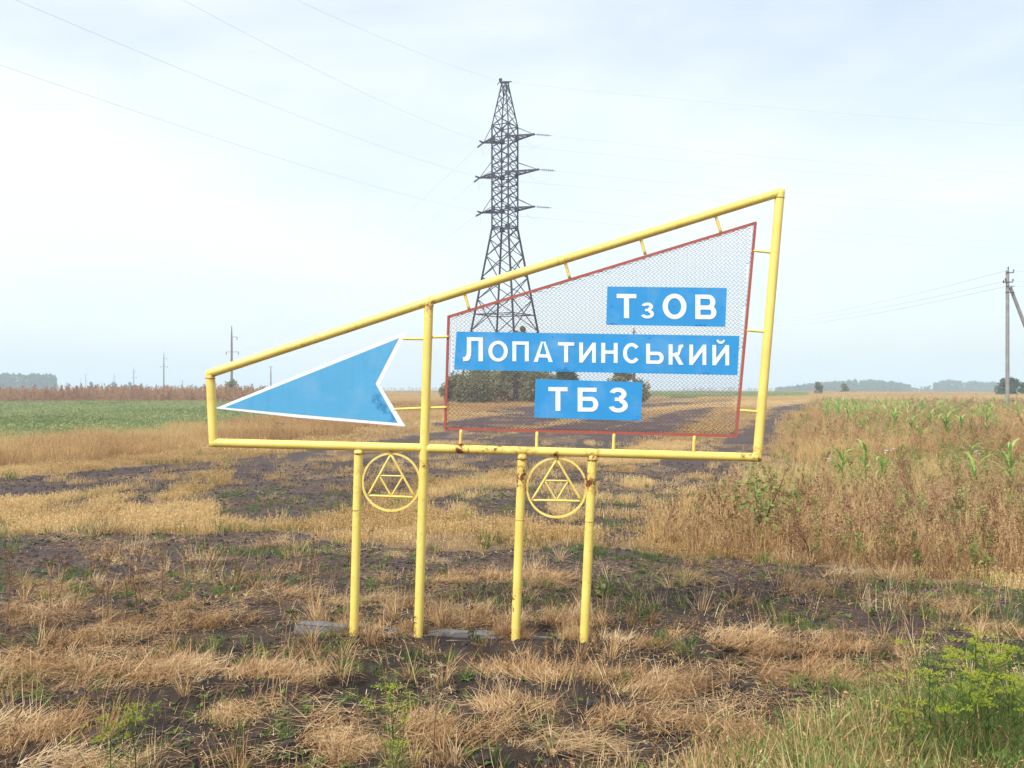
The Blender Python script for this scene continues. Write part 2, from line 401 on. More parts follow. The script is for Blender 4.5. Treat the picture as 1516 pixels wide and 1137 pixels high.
# ------------------------------------------------------------------ HAZE
hz = MB(); hz.box((0, 0, (-16.5+37.5)/2), (8400, 8400, 54))
mh = bpy.data.materials.new('haze'); mh.use_nodes = True; t = mh.node_tree; t.nodes.clear()
ho = N(t, 'ShaderNodeOutputMaterial'); pv = N(t, 'ShaderNodeVolumePrincipled')
pv.inputs['Density'].default_value = .0010; pv.inputs['Color'].default_value = (.74, .88, 1, 1)
pv.inputs['Anisotropy'].default_value = 0
t.links.new(pv.outputs[0], ho.inputs['Volume'])
tag(hz.build('haze', mh), kind='stuff')

# ------------------------------------------------------------------ THE SIGN
def P(px, py, dy=0.0): return AT(px, py, D0)+Vector((0, dy, 0))
S = D0/F
JOINTS = []          # (point, radius, strength)
def J(px, py, r=.10, s=1.0): JOINTS.append((P(px, py), r, s))
for q in [(311, 552, .10, .6), (316, 656, .08, .4), (635, 446, .12, .8), (1155, 285, .07, .4), (1121, 677, .10, .9), (531, 663, .06, .7),
          (630, 663, .05, .3), (773, 671, .09, 1.0), (877, 673, .09, 1.0), (682, 666, .10, 1.2), (733, 667, .14, .95), (838, 383, .10, .65),
          (691, 430, .10, .6), (628, 686, .045, 1.5), (630, 672, .02, 1.4), (772, 706, .11, 1.0), (875, 716, .10, 1.1), (765, 715, .03, 1.1), (874, 772, .10, .55), (873, 790, .1, .4),
          (1098, 676, .05, 1.2), (580, 669, .04, 1.1), (824, 676, .05, 1.4), (622, 710, .04, .5), (455, 503, .12, .55), (525, 475, .12, .5), (948, 354, .05, .5),
          (1026, 668, .05, .6), (908, 666, .03, .5), (1140, 490, .05, .3), (766, 880, .09, .35), (768, 768, .03, .6), (623, 763, .03, .6)]: J(*q)
def rust_at(p):
    v = 0
    for c, r, s in JOINTS:
        d = (Vector(p)-c).length
        if d < r*1.6: v = max(v, s*max(0, 1-(d/(r*1.6))**1.5))
    return v
sign = empty('roadside_sign', P(700, 945)); sign.location.y = D0
OFF = Vector(sign.location)
tag(sign, 'tall yellow tube framed roadside sign with pale blue arrow and three blue lettered boards', 'road sign')
def pipe(name, a, b, r, parent=sign, step=.03, sides=20, mat_=M_yel, trim=0):
    a = Vector(a)-OFF; b = Vector(b)-OFF; n = max(2, int((b-a).length/step)); mb = MB()
    pts = [a.lerp(b, i/n) for i in range(n+1)]
    rs = [r]*(n+1)
    mb.tube(pts, rs, sides)
    mb.A = [rust_at(Vector(v)+OFF) for v in mb.V]
    o = mb.build(name, mat_, parent, True)
    for p_ in o.data.polygons:
        if len(p_.vertices) > 4: p_.use_smooth = False
    return o
TR = 6.6*S
pipe('top_rail', P(309, 553.5), P(638, 445.5), TR)
pipe('top_rail', P(633, 446.5, .001), P(1157, 284.2, .001), TR)
pipe('end_upright', P(311, 549, .002), P(316.3, 661, .002), TR*1.02)
pipe('end_upright', P(1155.2, 280.5, -.001), P(1120.6, 682, -.001), TR*1.04)
pipe('bottom_rail', P(312, 655.3), P(628, 663.3), TR*.98)
pipe('bottom_rail', P(632, 663.7, -.001), P(1126, 677.3, -.001), TR*.98)
pipe('post', P(635.2, 442, -.003), P(619, 950, -.003), TR*1.03)
pipe('post', P(531, 666), P(523.5, 950), TR*1.0)
pipe('post', P(773.2, 672), P(762.6, 962), TR*1.03)
pipe('post', P(877.3, 674), P(864, 964), TR*1.03)
def weld(px, py, r, ax, n=18, th=.0045):
    mb = MB(); c = P(px, py)-OFF; ax = Vector(ax).normalized(); u = ax.cross(Vector((0, 1, 0))).normalized(); v = ax.cross(u)
    pts = [c+(u*math.cos(2*math.pi*k/n)+v*math.sin(2*math.pi*k/n))*r*(1+random.uniform(-.01, .02))+ax*random.uniform(-.002, .002) for k in range(n+1)]
    mb.tube(pts, [th*random.uniform(.7, 1.3) for _ in pts], 5, caps=False); return mb.build('weld_seam', M_weld, sign, True)
up = (.03, 0, 1)
for px, py in ((527.7, 755), (625, 763), (769.6, 769.5), (872.7, 772)): weld(px, py, TR*1.03, up, th=.0028)
for px, py in ((530.9, 671), (773, 679), (877, 681)): weld(px, py, TR*1.1, up, th=.007)
weld(1154, 293, TR*1.04, up); weld(311.4, 560, TR*1.02, up); weld(634.9, 453, TR*1.05, up)
# round emblems: flat ring with a triangle in it
def emblem(cx, cy, ro, tri, inner):
    o0 = P(cx, cy)-OFF; mb = MB(); n = 64; w_ = 2.9*S; R0 = ro*S
    V = []; Fc = []
    for k in range(n):
        a = 2*math.pi*k/n; d = Vector((math.cos(a), 0, math.sin(a)))
        for rr, yy in ((R0, -.013), (R0-w_, -.013), (R0-w_, .013), (R0, .013)): V.append(o0+d*rr+Vector((0, yy, 0)))
    for k in range(n):
        a, b = k*4, ((k+1) % n)*4
        for q in range(4): q2 = (q+1) % 4; Fc.append((a+q, b+q, b+q2, a+q2))
    mb.add(V, Fc); mb.A = [rust_at(Vector(v)+OFF) for v in mb.V]
    ring = mb.build('emblem_ring', M_yel, sign)
    segs = [(tri[0], tri[1], 1.75), (tri[0], tri[2], 1.75), (tri[1], tri[2], 1.7), (inner[0], inner[1], 1.35), (inner[0], inner[2], 1.35), (inner[1], inner[2], 1.35)]
    for i, (a, b, r) in enumerate(segs):
        m2 = MB(); pa = P(*a, .001*i-.002)-OFF; pb = P(*b, .001*i-.002)-OFF
        m2.tube([pa.lerp(pb, k/8) for k in range(9)], r*S, 8); m2.A = [rust_at(Vector(v)+OFF) for v in m2.V]
        m2.build('triangle_bar', M_yel, ring, True)
    m3 = MB(); p = P(cx-.5, cy-ro, -.004)-OFF; m3.tube([p+Vector((-.02, 0, -.004)), p+Vector((-.008, -.004, 0)), p+Vector((.008, -.003, 0)), p+Vector((.022, 0, -.005))], [.004, .010, .011, .004], 7)
    m3.build('weld_bead', M_weld, ring, True)
emblem(579.4, 713.8, 43.8, [(578.8, 672.5), (544.9, 733.6), (614, 736.3)], [(561.5, 704.2), (597, 705), (579, 734.6)])
emblem(824, 721.8, 45.2, [(824.4, 680), (787.5, 740.4), (860.7, 741.9)], [(806, 711.4), (841.5, 712), (823.8, 741)])
# struts
for a, b in [((687, 432), (694.5, 458)), ((836, 386), (843.5, 412)), ((948, 352), (955.5, 377)), ((1059, 318), (1067.5, 345)),
             ((1115, 371), (1148, 374.5)), ((1105, 489), (1138, 491.5)), ((1095, 607.3), (1128, 610)),
             ((596, 501.5), (632, 502)), ((638, 499.3), (666, 498.5)), ((583, 606), (629, 604)), ((634, 604), (663, 603)),
             ((682.5, 636), (681.5, 664)), ((795, 639), (794.3, 667)), ((909, 642), (908, 670)), ((1028, 645), (1026.5, 673))]:
    vert = abs(a[1]-b[1]) > 15
    pipe('strut', P(*a), P(*b), (2.3 if vert else 1.9)*S, sides=10)
# red angle-iron frame
QF = [(665.6, 468.6), (1118.2, 330.2), (1089.6, 645.4), (660.6, 634.6)]
mfr = None
for i in range(4):
    a, b = QF[i], QF[(i+1) % 4]; mb = MB(); pa, pb = P(*a), P(*b); n = 30; d = (pb-pa).normalized()
    pa2 = pa-d*.008; pb2 = pb+d*.008; nrm = Vector((d.z, 0, -d.x))
    for k in range(n):
        p, q = pa2.lerp(pb2, k/n), pa2.lerp(pb2, (k+1)/n)
        mb.bar(p-OFF+Vector((0, -.008+.0007*i, 0)), q-OFF+Vector((0, -.008+.0007*i, 0)), .004, wd2=.023)
        mb.bar(p-OFF-nrm*.008+Vector((0, .003+.0007*i, 0)), q-OFF-nrm*.008+Vector((0, .003+.0007*i, 0)), .024, wd2=.0035)
    mb.A = [rust_at(Vector(v)+OFF)*.5+.25*vn(np.array(v[0]*9), np.array(v[2]*9)) for v in mb.V]
    # bar() takes its width along u (horizontal normal) so orient: fine for flat strips
    mb.build('mesh_frame_bar', M_red, sign)
# chain-link mesh: interlocking zigzag wires
def chainlink():
    qp = [Vector((p[0], p[1])) for p in QF]
    def inside(x, y, m=1.2):
        for i in range(4):
            a, b = qp[i], qp[(i+1) % 4]; e = b-a
            if (e.x*(y-a.y)-e.y*(x-a.x))/e.length < m: return False
        return True
    pitch = 6.3; hw = pitch/2+.35; mb = MB(); r = .0034
    nx = int((1125-655)/pitch)+2; ny = int((650-325)/(pitch/1.0))+4
    for c in range(nx):
        run = []
        for k in range(ny*2):
            y = 322+k*pitch/2*1.0; sgn = 1 if k % 2 else -1
            x = 655+c*pitch+sgn*hw+.9*math.sin(y*.021+c*.13)+random.uniform(-.15, .15)
            yy = y+(.027*(x-890))+.8*math.sin(x*.017)
            if inside(x, yy):
                dep = .0022*sgn*(1 if c % 2 else -1)+.006*math.sin(x*.02)*math.sin(y*.025)
                run.append(P(x, yy, dep)-OFF)
            else:
                if len(run) > 1: mb.tube(run, r, 3, caps=False)
                run = []
        if len(run) > 1: mb.tube(run, r, 3, caps=False)
    # binding wire along the edges, ragged
    for i in range(4):
        a, b = qp[i], qp[(i+1) % 4]; L = (b-a).length; n = int(L/3.2); e = (b-a)/L; nn = Vector((-e.y, e.x))
        pts = []
        for k in range(n):
            p = a+e*(k*L/n)+nn*(1.6+1.7*(k % 2)+random.uniform(-.5, .6))
            pts.append(P(p.x, p.y, -.011 if k % 2 else .008)-OFF)
        mb.tube(pts, .0016, 4, caps=False)
    o = mb.build('wire_mesh', M_wire, sign); o['kind'] = 'stuff'
chainlink()

# lettering: strips of outer/inner point pairs in a w x h cell (pixels of the plate drawing, y up)
def line(x0, y0, x1, y1, t):
    d = Vector((x1-x0, y1-y0)).normalized(); n = Vector((-d.y, d.x))*t/2
    return [((x0+n.x, y0+n.y), (x0-n.x, y0-n.y)), ((x1+n.x, y1+n.y), (x1-n.x, y1-n.y))]
def rect(x0, y0, x1, y1): return [((x0, y1), (x0, y0)), ((x1, y1), (x1, y0))]
def arc(cx, cy, rx, ry, tx, ty, a0, a1, n=28):
    o = []
    for k in range(n+1):
        a = R(a0+(a1-a0)*k/n); c, s = math.cos(a), math.sin(a)
        o.append(((cx+rx*c, cy+ry*s), (cx+(rx-tx)*c, cy+(ry-ty)*s)))
    return o
def bowl(x0, x1, y0, y1, t, ty):
    ry = (y1-y0)/2; rx = min(ry*.95, (x1-x0)*.62); cx = x1-rx; cy = (y0+y1)/2
    o = [((x0, y1), (x0, y1-ty))]
    for k in range(17):
        a = R(90-180*k/16); c, s = math.cos(a), math.sin(a)
        o.append(((cx+rx*c, cy+ry*s), (cx+(rx-t)*c, cy+(ry-ty)*s)))
    o.append(((x0, y0), (x0, y0+ty))); return o
def glyph(ch, w, h, t):
    u = t*.84
    if ch == 'Т': return [rect(0, h-u, w, h), rect(w/2-t/2, 0, w/2+t/2, h-u)]
    if ch == 'П': return [rect(0, 0, t, h), rect(w-t, 0, w, h), rect(t, h-u, w-t, h)]
    if ch == 'Н': return [rect(0, 0, t, h), rect(w-t, 0, w, h), rect(t, h*.54-u/2, w-t, h*.54+u/2)]
    if ch == 'Л':
        x = .20*w
        return [rect(w-t, 0, w, h), rect(x+t, h-u, w-t, h),
                [((x, h), (x+t, h)), ((x, .5*h), (x+t, .46*h)), ((x-.01*w, .32*h), (x+t-.01*w, .24*h)), ((x-.04*w, .22*h), (x+t-.06*w, .1*h)), ((x-.1*w, .165*h), (x+.3*t, .015*h)), ((0, .165*h), (.02*w, -.01*h))]]
    if ch == 'О': return [arc(w/2, h/2, w/2, h/2, t, u*1.02, 0, 360, 56)]
    if ch == 'С': return [arc(w/2, h/2, w/2, h/2, t, u*1.02, 38, 322, 44)]
    if ch == 'А': return [[((w/2-t*.55, h), (w/2, h)), ((0, 0), (t*1.05, 0))], [((w/2, h), (w/2+t*.55, h)), ((w-t*1.05, 0), (w, 0))], rect(.24*w, .22*h, .76*w, .22*h+u)]
    if ch in 'ИЙ':
        g = [rect(0, 0, t*.95, h), rect(w-t*.95, 0, w, h), [((t*.9, h*.02), (t*.9, h*.32)), ((w-t*.9, h*.68), (w-t*.9, h*.98))]]
        if ch == 'Й': g.append(arc(w/2, h*1.30, w*.27, h*.24, w*.10, h*.12, 195, 345, 16))
        return g
    if ch == 'Ь': return [rect(0, 0, t, h), bowl(t, w, 0, .60*h, t, u)]
    if ch == 'Б': return [rect(0, 0, t, h), rect(t, h-u, w*.92, h), bowl(t, w, 0, .62*h, t, u)]
    if ch == 'В': return [rect(0, 0, t, h), bowl(t, w, 0, .56*h, t, u), bowl(t, w*.95, .56*h-u, h, t, u)]
    if ch == 'К': return [rect(0, 0, t, h), [((t, .56*h), (t, .40*h)), ((w*.62, .60*h), (w*.70, .46*h)), ((w*.68, .97*h), (w*.90, .86*h)), ((w*.98, h), (w*.98, .86*h))],
                          [((w*.30, .50*h), (w*.52, .62*h)), ((w-t*1.15, 0), (w, 0))]]
    if ch in 'Зз':
        return [arc(w*.47, h*.745, w*.46, h*.255, t, u, 165, -75, 26), arc(w*.48, h*.285, w*.52, h*.285, t, u, 75, -165, 28),
                rect(w*.30, h*.53-u*.42, w*.62, h*.53+u*.42)]
    return []
def letter(ch, x0, x1, ytop, ybot, t, parent):
    V = []; Fc = []; y0 = -.0212
    for si, st in enumerate(glyph(ch, x1-x0, ybot-ytop, t)):
        b = len(V); n = len(st); fr = y0-.0003*si
        for (a, c) in st:
            sk = lambda p: .012*(p[0]-(x1-x0)/2)
            V += [P(x0+a[0], ybot-a[1]+sk(a), fr)-OFF, P(x0+c[0], ybot-c[1]+sk(c), fr)-OFF, P(x0+c[0], ybot-c[1]+sk(c), -.0188)-OFF, P(x0+a[0], ybot-a[1]+sk(a), -.0188)-OFF]
        for k in range(n-1):
            q = b+k*4; r_ = q+4
            for e in range(3 if False else 4):
                e2 = (e+1) % 4; Fc.append((q+e, q+e2, r_+e2, r_+e))
        Fc.append((b, b+1, b+2, b+3)); e = b+(n-1)*4; Fc.append((e+3, e+2, e+1, e))
    bm = bmesh.new(); vs = [bm.verts.new(v) for v in V]
    for f in Fc:
        try: bm.faces.new([vs[i] for i in f])
        except ValueError: pass
    bmesh.ops.recalc_face_normals(bm, faces=bm.faces); me = bpy.data.meshes.new('letter'); bm.to_mesh(me); bm.free()
    me.materials.append(M_white); o = bpy.data.objects.new('letter', me); COL.objects.link(o); o.parent = parent
def plate(name, corners, m, y0, th, wetpts, parent=sign, nx=40, ny=10):
    """quad plate with thickness; vertex value = wet patches"""
    V = []; Fc = []
    c = [P(*q) for q in corners]
    for j in range(ny+1):
        for i in range(nx+1):
            u, v = i/nx, j/ny; p = c[0].lerp(c[1], u).lerp(c[3].lerp(c[2], u), v)
            V.append(Vector((p.x, D0+y0+.0006*math.sin(u*7)*math.sin(v*3), p.z))-OFF)
    for j in range(ny):
        for i in range(nx): a = j*(nx+1)+i; Fc.append((a, a+nx+1, a+nx+2, a+1))
    n = len(V); V += [v+Vector((0, th, 0)) for v in V]
    Fc += [tuple(i+n for i in f)[::-1] for f in Fc]
    rim = [i for i in range(nx+1)]+[j*(nx+1)+nx for j in range(1, ny+1)]+[ny*(nx+1)+i for i in range(nx-1, -1, -1)]+[j*(nx+1) for j in range(ny-1, 0, -1)]
    for k in range(len(rim)): a, b = rim[k], rim[(k+1) % len(rim)]; Fc.append((a, b, b+n, a+n))
    W = []
    for v in V:
        q = 0
        for (wx, wy, rx, ry) in wetpts:
            wp = P(wx, wy)-OFF; d = math.hypot((v.x-wp.x)/(rx*S), (v.z-wp.z)/(ry*S)); q = max(q, .95*max(0, 1-.5*d))
        W.append(q)
    return link(name, mesh_np(name, V, Fc, {'v': W}), m, parent)
def bolts(b, pts, y=-.021):
    for px, py in pts:
        mb = MB(); p = P(px, py)-OFF; mb.tube([p+Vector((0, y+.004, 0)), p+Vector((0, y-.002, 0))], [.0042, .0034], 6); mb.build('bolt', M_bolt, b)
b1 = plate('name_board', [(899, 424.5), (1075.5, 426.5), (1073, 484), (897, 481)], M_blue, -.0185, .003, [(1040, 483, 14, 3), (905, 481, 10, 2)])
for ch, x0, x1, a, b, t_ in [('Т', 912.6, 941.6, 435.6, 471.3, 7.4), ('з', 949, 967.6, 448.3, 471.8, 5.0), ('О', 980.5, 1015.6, 435.2, 472.8, 7.6), ('В', 1028.8, 1059.8, 436.6, 472.8, 7.4)]:
    letter(ch, x0, x1, a, b, t_, b1)
bolts(b1, [(904.5, 453.5), (1068, 455), (997, 454)])
b2 = plate('name_board', [(676, 491), (1094, 497.5), (1091, 555.5), (672.5, 547.3)], M_blue, -.0185, .003, [(768, 547.5, 12, 2.5), (838, 549, 18, 4), (1045, 552, 7, 3)], nx=90)
t_ = 5.7
for ch, x0, x1, a, b in [('Л', 685.5, 715, 499.5, 534.8), ('О', 723.2, 751.8, 504.7, 535.4), ('П', 758.6, 782.8, 505.7, 535), ('А', 790, 818.2, 506, 536), ('Т', 826, 849.8, 507, 536.5), ('И', 857.4, 881.8, 507.4, 537),
                         ('Н', 889.9, 914, 507.9, 537.3), ('С', 922, 947.5, 508, 538), ('Ь', 956.2, 982, 509.2, 538.6), ('К', 989.4, 1011.3, 510, 540), ('И', 1020, 1044.8, 510.4, 540.4), ('Й', 1054, 1078.6, 511, 541)]:
    letter(ch, x0, x1, a, b, 6.4 if ch == 'Л' else t_, b2)
bolts(b2, [(680, 519), (1086, 527), (818, 499), (961, 500.5), (890, 546)])
b3 = plate('name_board', [(793, 561), (951, 566), (948.5, 623), (790.8, 618)], M_blue, -.0185, .003, [(940, 622, 8, 3)])
for ch, x0, x1, a, b in [('Т', 811.7, 840, 573.2, 608.3), ('Б', 855, 885.4, 574, 609.4), ('З', 901.7, 929, 574, 610.6)]:
    letter(ch, x0, x1, a, b, 7.2, b3)
bolts(b3, [(797, 612), (943.5, 616), (873, 572)])
# arrow
def poly_plate(name, pts, m, y0, th, parent, wet=None):
    me = None; bm = bmesh.new(); vs = [bm.verts.new(P(*p, y0)-OFF) for p in pts]
    for q in ((0, 1, 2), (0, 2, 4), (4, 2, 3)): bm.faces.new([vs[i] for i in q])
    for _ in range(4): bmesh.ops.subdivide_edges(bm, edges=bm.edges[:], cuts=1, use_grid_fill=True)
    g = bmesh.ops.extrude_face_region(bm, geom=bm.faces[:]); nv = [e for e in g['geom'] if isinstance(e, bmesh.types.BMVert)]
    for v in nv: v.co.y += th
    bmesh.ops.recalc_face_normals(bm, faces=bm.faces); me = bpy.data.meshes.new(name); bm.to_mesh(me); bm.free()
    W = []
    for v in me.vertices:
        q = 0
        for (wx, wy, rx, ry) in (wet or []):
            wp = P(wx, wy)-OFF; d = math.hypot((v.co.x-wp.x)/(rx*S), (v.co.z-wp.z)/(ry*S)); q = max(q, .95*max(0, 1-.5*d))
        W.append(q)
    a = me.attributes.new('v', 'FLOAT', 'POINT'); a.data.foreach_set('value', np.array(W, np.float32))
    return link(name, me, m, parent)
arrow = poly_plate('arrow_board', [(318.8, 604.4), (603.3, 489.3), (562, 569.4), (600.5, 631.2), (440, 618)], M_white, -.006, .004, sign)
poly_plate('arrow_face', [(333, 603), (590.6, 500.6), (556, 567.8), (589, 626), (440, 613.2)], M_arrow, -.0078, .0015, arrow,
           [(557, 590, 7, 10), (570, 606, 6, 9), (582, 618, 6, 8), (562, 600, 7, 7)])

# footing under the posts: weathered concrete kerb, in lengths
foot = empty('concrete_footing', (-.8, D0, 0)); FO = Vector(foot.location)
tag(foot, 'low grey weathered concrete footing strip under the yellow sign posts', 'footing')
for x0, x1, ya, yb in ((432, 514, 929.5, 935.5), (517, 592, 936, 940), (594, 696, 940, 944.5), (699, 818, 944.5, 951), (820, 904, 951, 956)):
    c0 = P(x0, ya, .02); c1 = P(x1, yb, .02); L = (c1-c0).length; ang = math.atan2(c1.z-c0.z, c1.x-c0.x)
    bm = bmesh.new(); bmesh.ops.create_cube(bm, size=1)
    bmesh.ops.scale(bm, vec=(L-.012, .17, .24), verts=bm.verts)
    bmesh.ops.bevel(bm, geom=bm.edges[:], offset=.018, segments=2, affect='EDGES')
    bmesh.ops.subdivide_edges(bm, edges=bm.edges[:], cuts=3, use_grid_fill=True)
    for v in bm.verts: v.co += Vector((0, 1, 1))*(float(vn(v.co.x*22+x0, v.co.y*20+v.co.z*23))-.5)*.022
    me = bpy.data.meshes.new('kerb_block'); bm.to_mesh(me); bm.free()
    o = link('kerb_block', me, M_conc, foot, (c0+c1)/2-FO+Vector((0, .075, -.094))); o.rotation_euler = (R(random.uniform(-2, 2)), -ang, R(random.uniform(-1, 1)))

# ------------------------------------------------------------------ PYLON
PD = 105.0; PX = (747.5-CX)/F*PD
pyl = empty('lattice_pylon', (PX, PD, 0)); tag(pyl, 'tall dark steel lattice power pylon with six cross arms behind the sign', 'pylon')
def zy(py): return EYE-(py-CY)/F*PD
TH = R(14.7)
def half(z):       # corner radius of the body at height z
    pts = [(0, 69*.0775), (zy(490), 51*.075), (zy(339), 19.7*.075), (zy(187), 19.7*.075), (zy(124), 5*.075)]
    for (a, ra), (b, rb) in zip(pts, pts[1:]):
        if z <= b: return ra+(rb-ra)*(z-a)/(b-a)
    return pts[-1][1]
def corner(k, z):
    a = TH+k*math.pi/2; r = half(z); return Vector((r*math.cos(a), r*math.sin(a), z))
ztop = zy(122)
Zs = [0, 4.3, zy(490), zy(444), zy(411), zy(380), zy(355), zy(337)]
Zb = [zy(337), zy(322), zy(309), zy(293), zy(281), zy(271), zy(259), zy(246), zy(234), zy(219), zy(205), zy(187)]
Zc = [zy(187), zy(171), zy(155), zy(141), zy(124)]
for k in range(4):
    mb = MB(); zs = [0, zy(490), zy(339), zy(187), zy(124)]
    for a, b in zip(zs, zs[1:]): mb.bar(corner(k, a), corner(k, b), .19 if b < 20 else (.18 if b < 31.5 else .11))
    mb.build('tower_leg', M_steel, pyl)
def braces(levels, wd, sub=False):
    for f in range(4):
        mb = MB()
        for a, b in zip(levels, levels[1:]):
            mb.bar(corner(f, a), corner(f+1, b), wd); mb.bar(corner(f+1, a), corner(f, b), wd)
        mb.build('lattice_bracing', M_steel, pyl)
braces(Zs, .08); braces(Zb, .08); braces(Zc, .065)
for zl in (zy(466), zy(337), zy(309), zy(259), zy(205), zy(187)):
    mb = MB()
    for f in range(4): mb.bar(corner(f, zl), corner(f+1, zl), .09)
    if zl in (zy(466), zy(337)):
        for f in range(2): mb.bar(corner(f, zl), corner(f+2, zl), .06)
    mb.build('horizontal_ring', M_steel, pyl)
for zl in (zy(337), zy(309), zy(293), zy(271), zy(259), zy(234), zy(205), zy(187)):
    for k in range(4):
        g = MB(); sz = .62 if zl in (zy(337), zy(309), zy(259), zy(205)) else .42
        a = TH+k*math.pi/2; c = corner(k, zl)
        for s_ in (-1, 1):
            d = (corner(k+s_, zl)-c).normalized()
            g.box(c+d*sz*.32+Vector((0, 0, -.05)), (sz*.64, .025, sz*.9), Matrix.Rotation(math.atan2(d.y, d.x), 3, 'Z'))
        g.build('gusset_plate', M_gust, pyl)
AX = Vector((.84, -.54, 0)).normalized(); AN = Vector((.54, .84, 0)).normalized()
tips = {}
for name, zl, ztie, Ll, Lr in (('a', zy(206), zy(188), 2.9, 3.75), ('b', zy(258), zy(240), 3.4, 4.3), ('c', zy(311), zy(293), 3.1, 3.75)):
    for sgn, L in ((-1, Ll), (1, Lr)):
        d = AX*sgn; mb = MB(); tip = d*L+Vector((0, 0, zl))
        ks = sorted(range(4), key=lambda k: -corner(k, zl).dot(d))[:2]
        c1, c2 = corner(ks[0], zl), corner(ks[1], zl)
        mb.bar(c1, tip, .15); mb.bar(c2, tip, .15)
        e1, e2 = c1+Vector((0, 0, .45)), c2+Vector((0, 0, .45))
        n = 4; 
        for i in range(n):
            a = c1.lerp(tip, i/n); b = c2.lerp(tip, (i+1)/n); a2 = c1.lerp(tip, (i+1)/n); b2_ = c2.lerp(tip, i/n)
            mb.bar(a, b, .06); mb.bar(b2_, a2, .06); mb.bar(a2, b, .06)
        mb.bar(corner(ks[0], ztie), tip, .05); mb.bar(corner(ks[1], ztie), tip, .05)
        mb.box(tip, (.28, .28, .18))
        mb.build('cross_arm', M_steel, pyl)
        tips[(name, sgn)] = tip+Vector((PX, PD, 0))
mb = MB(); mb.box((0, 0, ztop), (1.0, .5, .14)); mb.tube([(-.45, 0, ztop), (-.5, 0, ztop+.4)], [.18, .22], 6); mb.bar((-.4, 0, ztop+.3), (-.85, .0, ztop-.25), .07); mb.bar((.3, 0, ztop+.05), (.75, 0, ztop+.1), .1); mb.build('peak_cap', M_steel, pyl)
def istring(p, q, r=.2, n=6):
    """string of insulator discs from p towards q (world)"""
    p = Vector(p); q = Vector(q); d = (q-p).normalized(); mb = MB(); o = Vector((PX, PD, 0))
    L = 2.0; mb.tube([p-o, p+d*L-o], .025, 5)
    for i in range(n):
        c = p+d*(.45+i*(1.25/n)*1.1)-o
        mb.tube([c-d*.05, c, c+d*.05], [.03, r, .03], 8)
    mb.build('insulator_string', M_ins, pyl); return p+d*L
def wire(a, b, sag, r, label, cat='power line', group='power lines strung from the pylon', n=40):
    a = Vector(a); b = Vector(b); mb = MB(); pts = []
    for i in range(n+1):
        u = i/n; p = a.lerp(b, u); p.z -= sag*4*u*(1-u); pts.append(p-a)
    mb.tube(pts, r, 4, caps=False); o = mb.build('power_line', M_line, None, False, a); tag(o, label, cat, group); return o
# spans to the right
SP = [('a', 1, 253, 'top'), ('a', -1, 278, 'top'), ('b', 1, 303, 'middle'), ('b', -1, 324, 'middle'), ('c', 1, 357, 'lowest'), ('c', -1, 374, 'lowest')]
ordn = ['second', 'third', 'fourth', 'fifth', 'sixth', 'seventh']
for i, (nm, sg, py, wd) in enumerate(SP):
    far = AT(1516, py, 112); end = far+(far-tips[(nm, sg)])*.6; end.z = far.z+.2
    q = istring(tips[(nm, sg)], far, .17 if sg > 0 else .12)
    wire(q, end, 1.2, .009, f'{ordn[i]} from the top among thin cables running right from the pylon')
far = AT(1516, 176, 112); top = Vector((PX+.7, PD, ztop)); wire(top, far+(far-top)*.6, .9, .008, 'topmost thin cable running right from the peak of the pylon')
# spans to the upper left, passing over the road
for nm, sg, (px, py, Y), pk, lab in (('c', -1, (0, 85, 38), 'c', 'lowest of the cables crossing the upper left sky to the pylon'), ('b', -1, (20, 0, 38), 'b', 'cable crossing the sky from the top left corner to the middle arm of the pylon'),
                              ('a', -1, (262, 0, 46), 'a', 'upper cable crossing the left sky to the top arm of the pylon')):
    a = tips[(nm, sg)]; b = AT(px, py, Y); e = a+(b-a)*1.7; e.z = b.z+(b.z-a.z)*.35
    q = istring(a, b, .10); wire(q, e, 1.6, .0065, lab)
b = AT(490, 0, 60); a = Vector((PX, PD, ztop)); wire(a, a+(b-a)*1.8, 1.0, .007, 'faint highest cable leaving the frame above the pylon towards the left')
# spans to the far left poles
P1 = AT(343, 482, 290)
for nm, off, lab in (('a', 0, 'upper faint cable running from the pylon down to the far left pole'), ('b', 1.5, 'middle faint cable running from the pylon down to the far left pole'), ('c', -1.5, 'lower faint cable running from the pylon down to the far left pole')):
    a = tips[(nm, -1)]; e = AT(343+off*4, 499 if nm == 'a' else 523, 290)
    q = istring(a, e, .11); wire(q, e, 3.5, .008, lab)
# jumper loops
for nm in 'abc':
    for sg in (-1, 1):
        mb = MB(); tp = tips[(nm, sg)]-Vector((PX, PD, 0)); pts = []
        for i in range(13):
            u = i/12*math.pi; pts.append(tp+AN*math.cos(u)*1.3+Vector((.5*sg*math.cos(u), 0, -1.3*math.sin(u))))
        mb.tube(pts, .012, 4, caps=False); mb.build('jumper_cable', M_line, pyl)

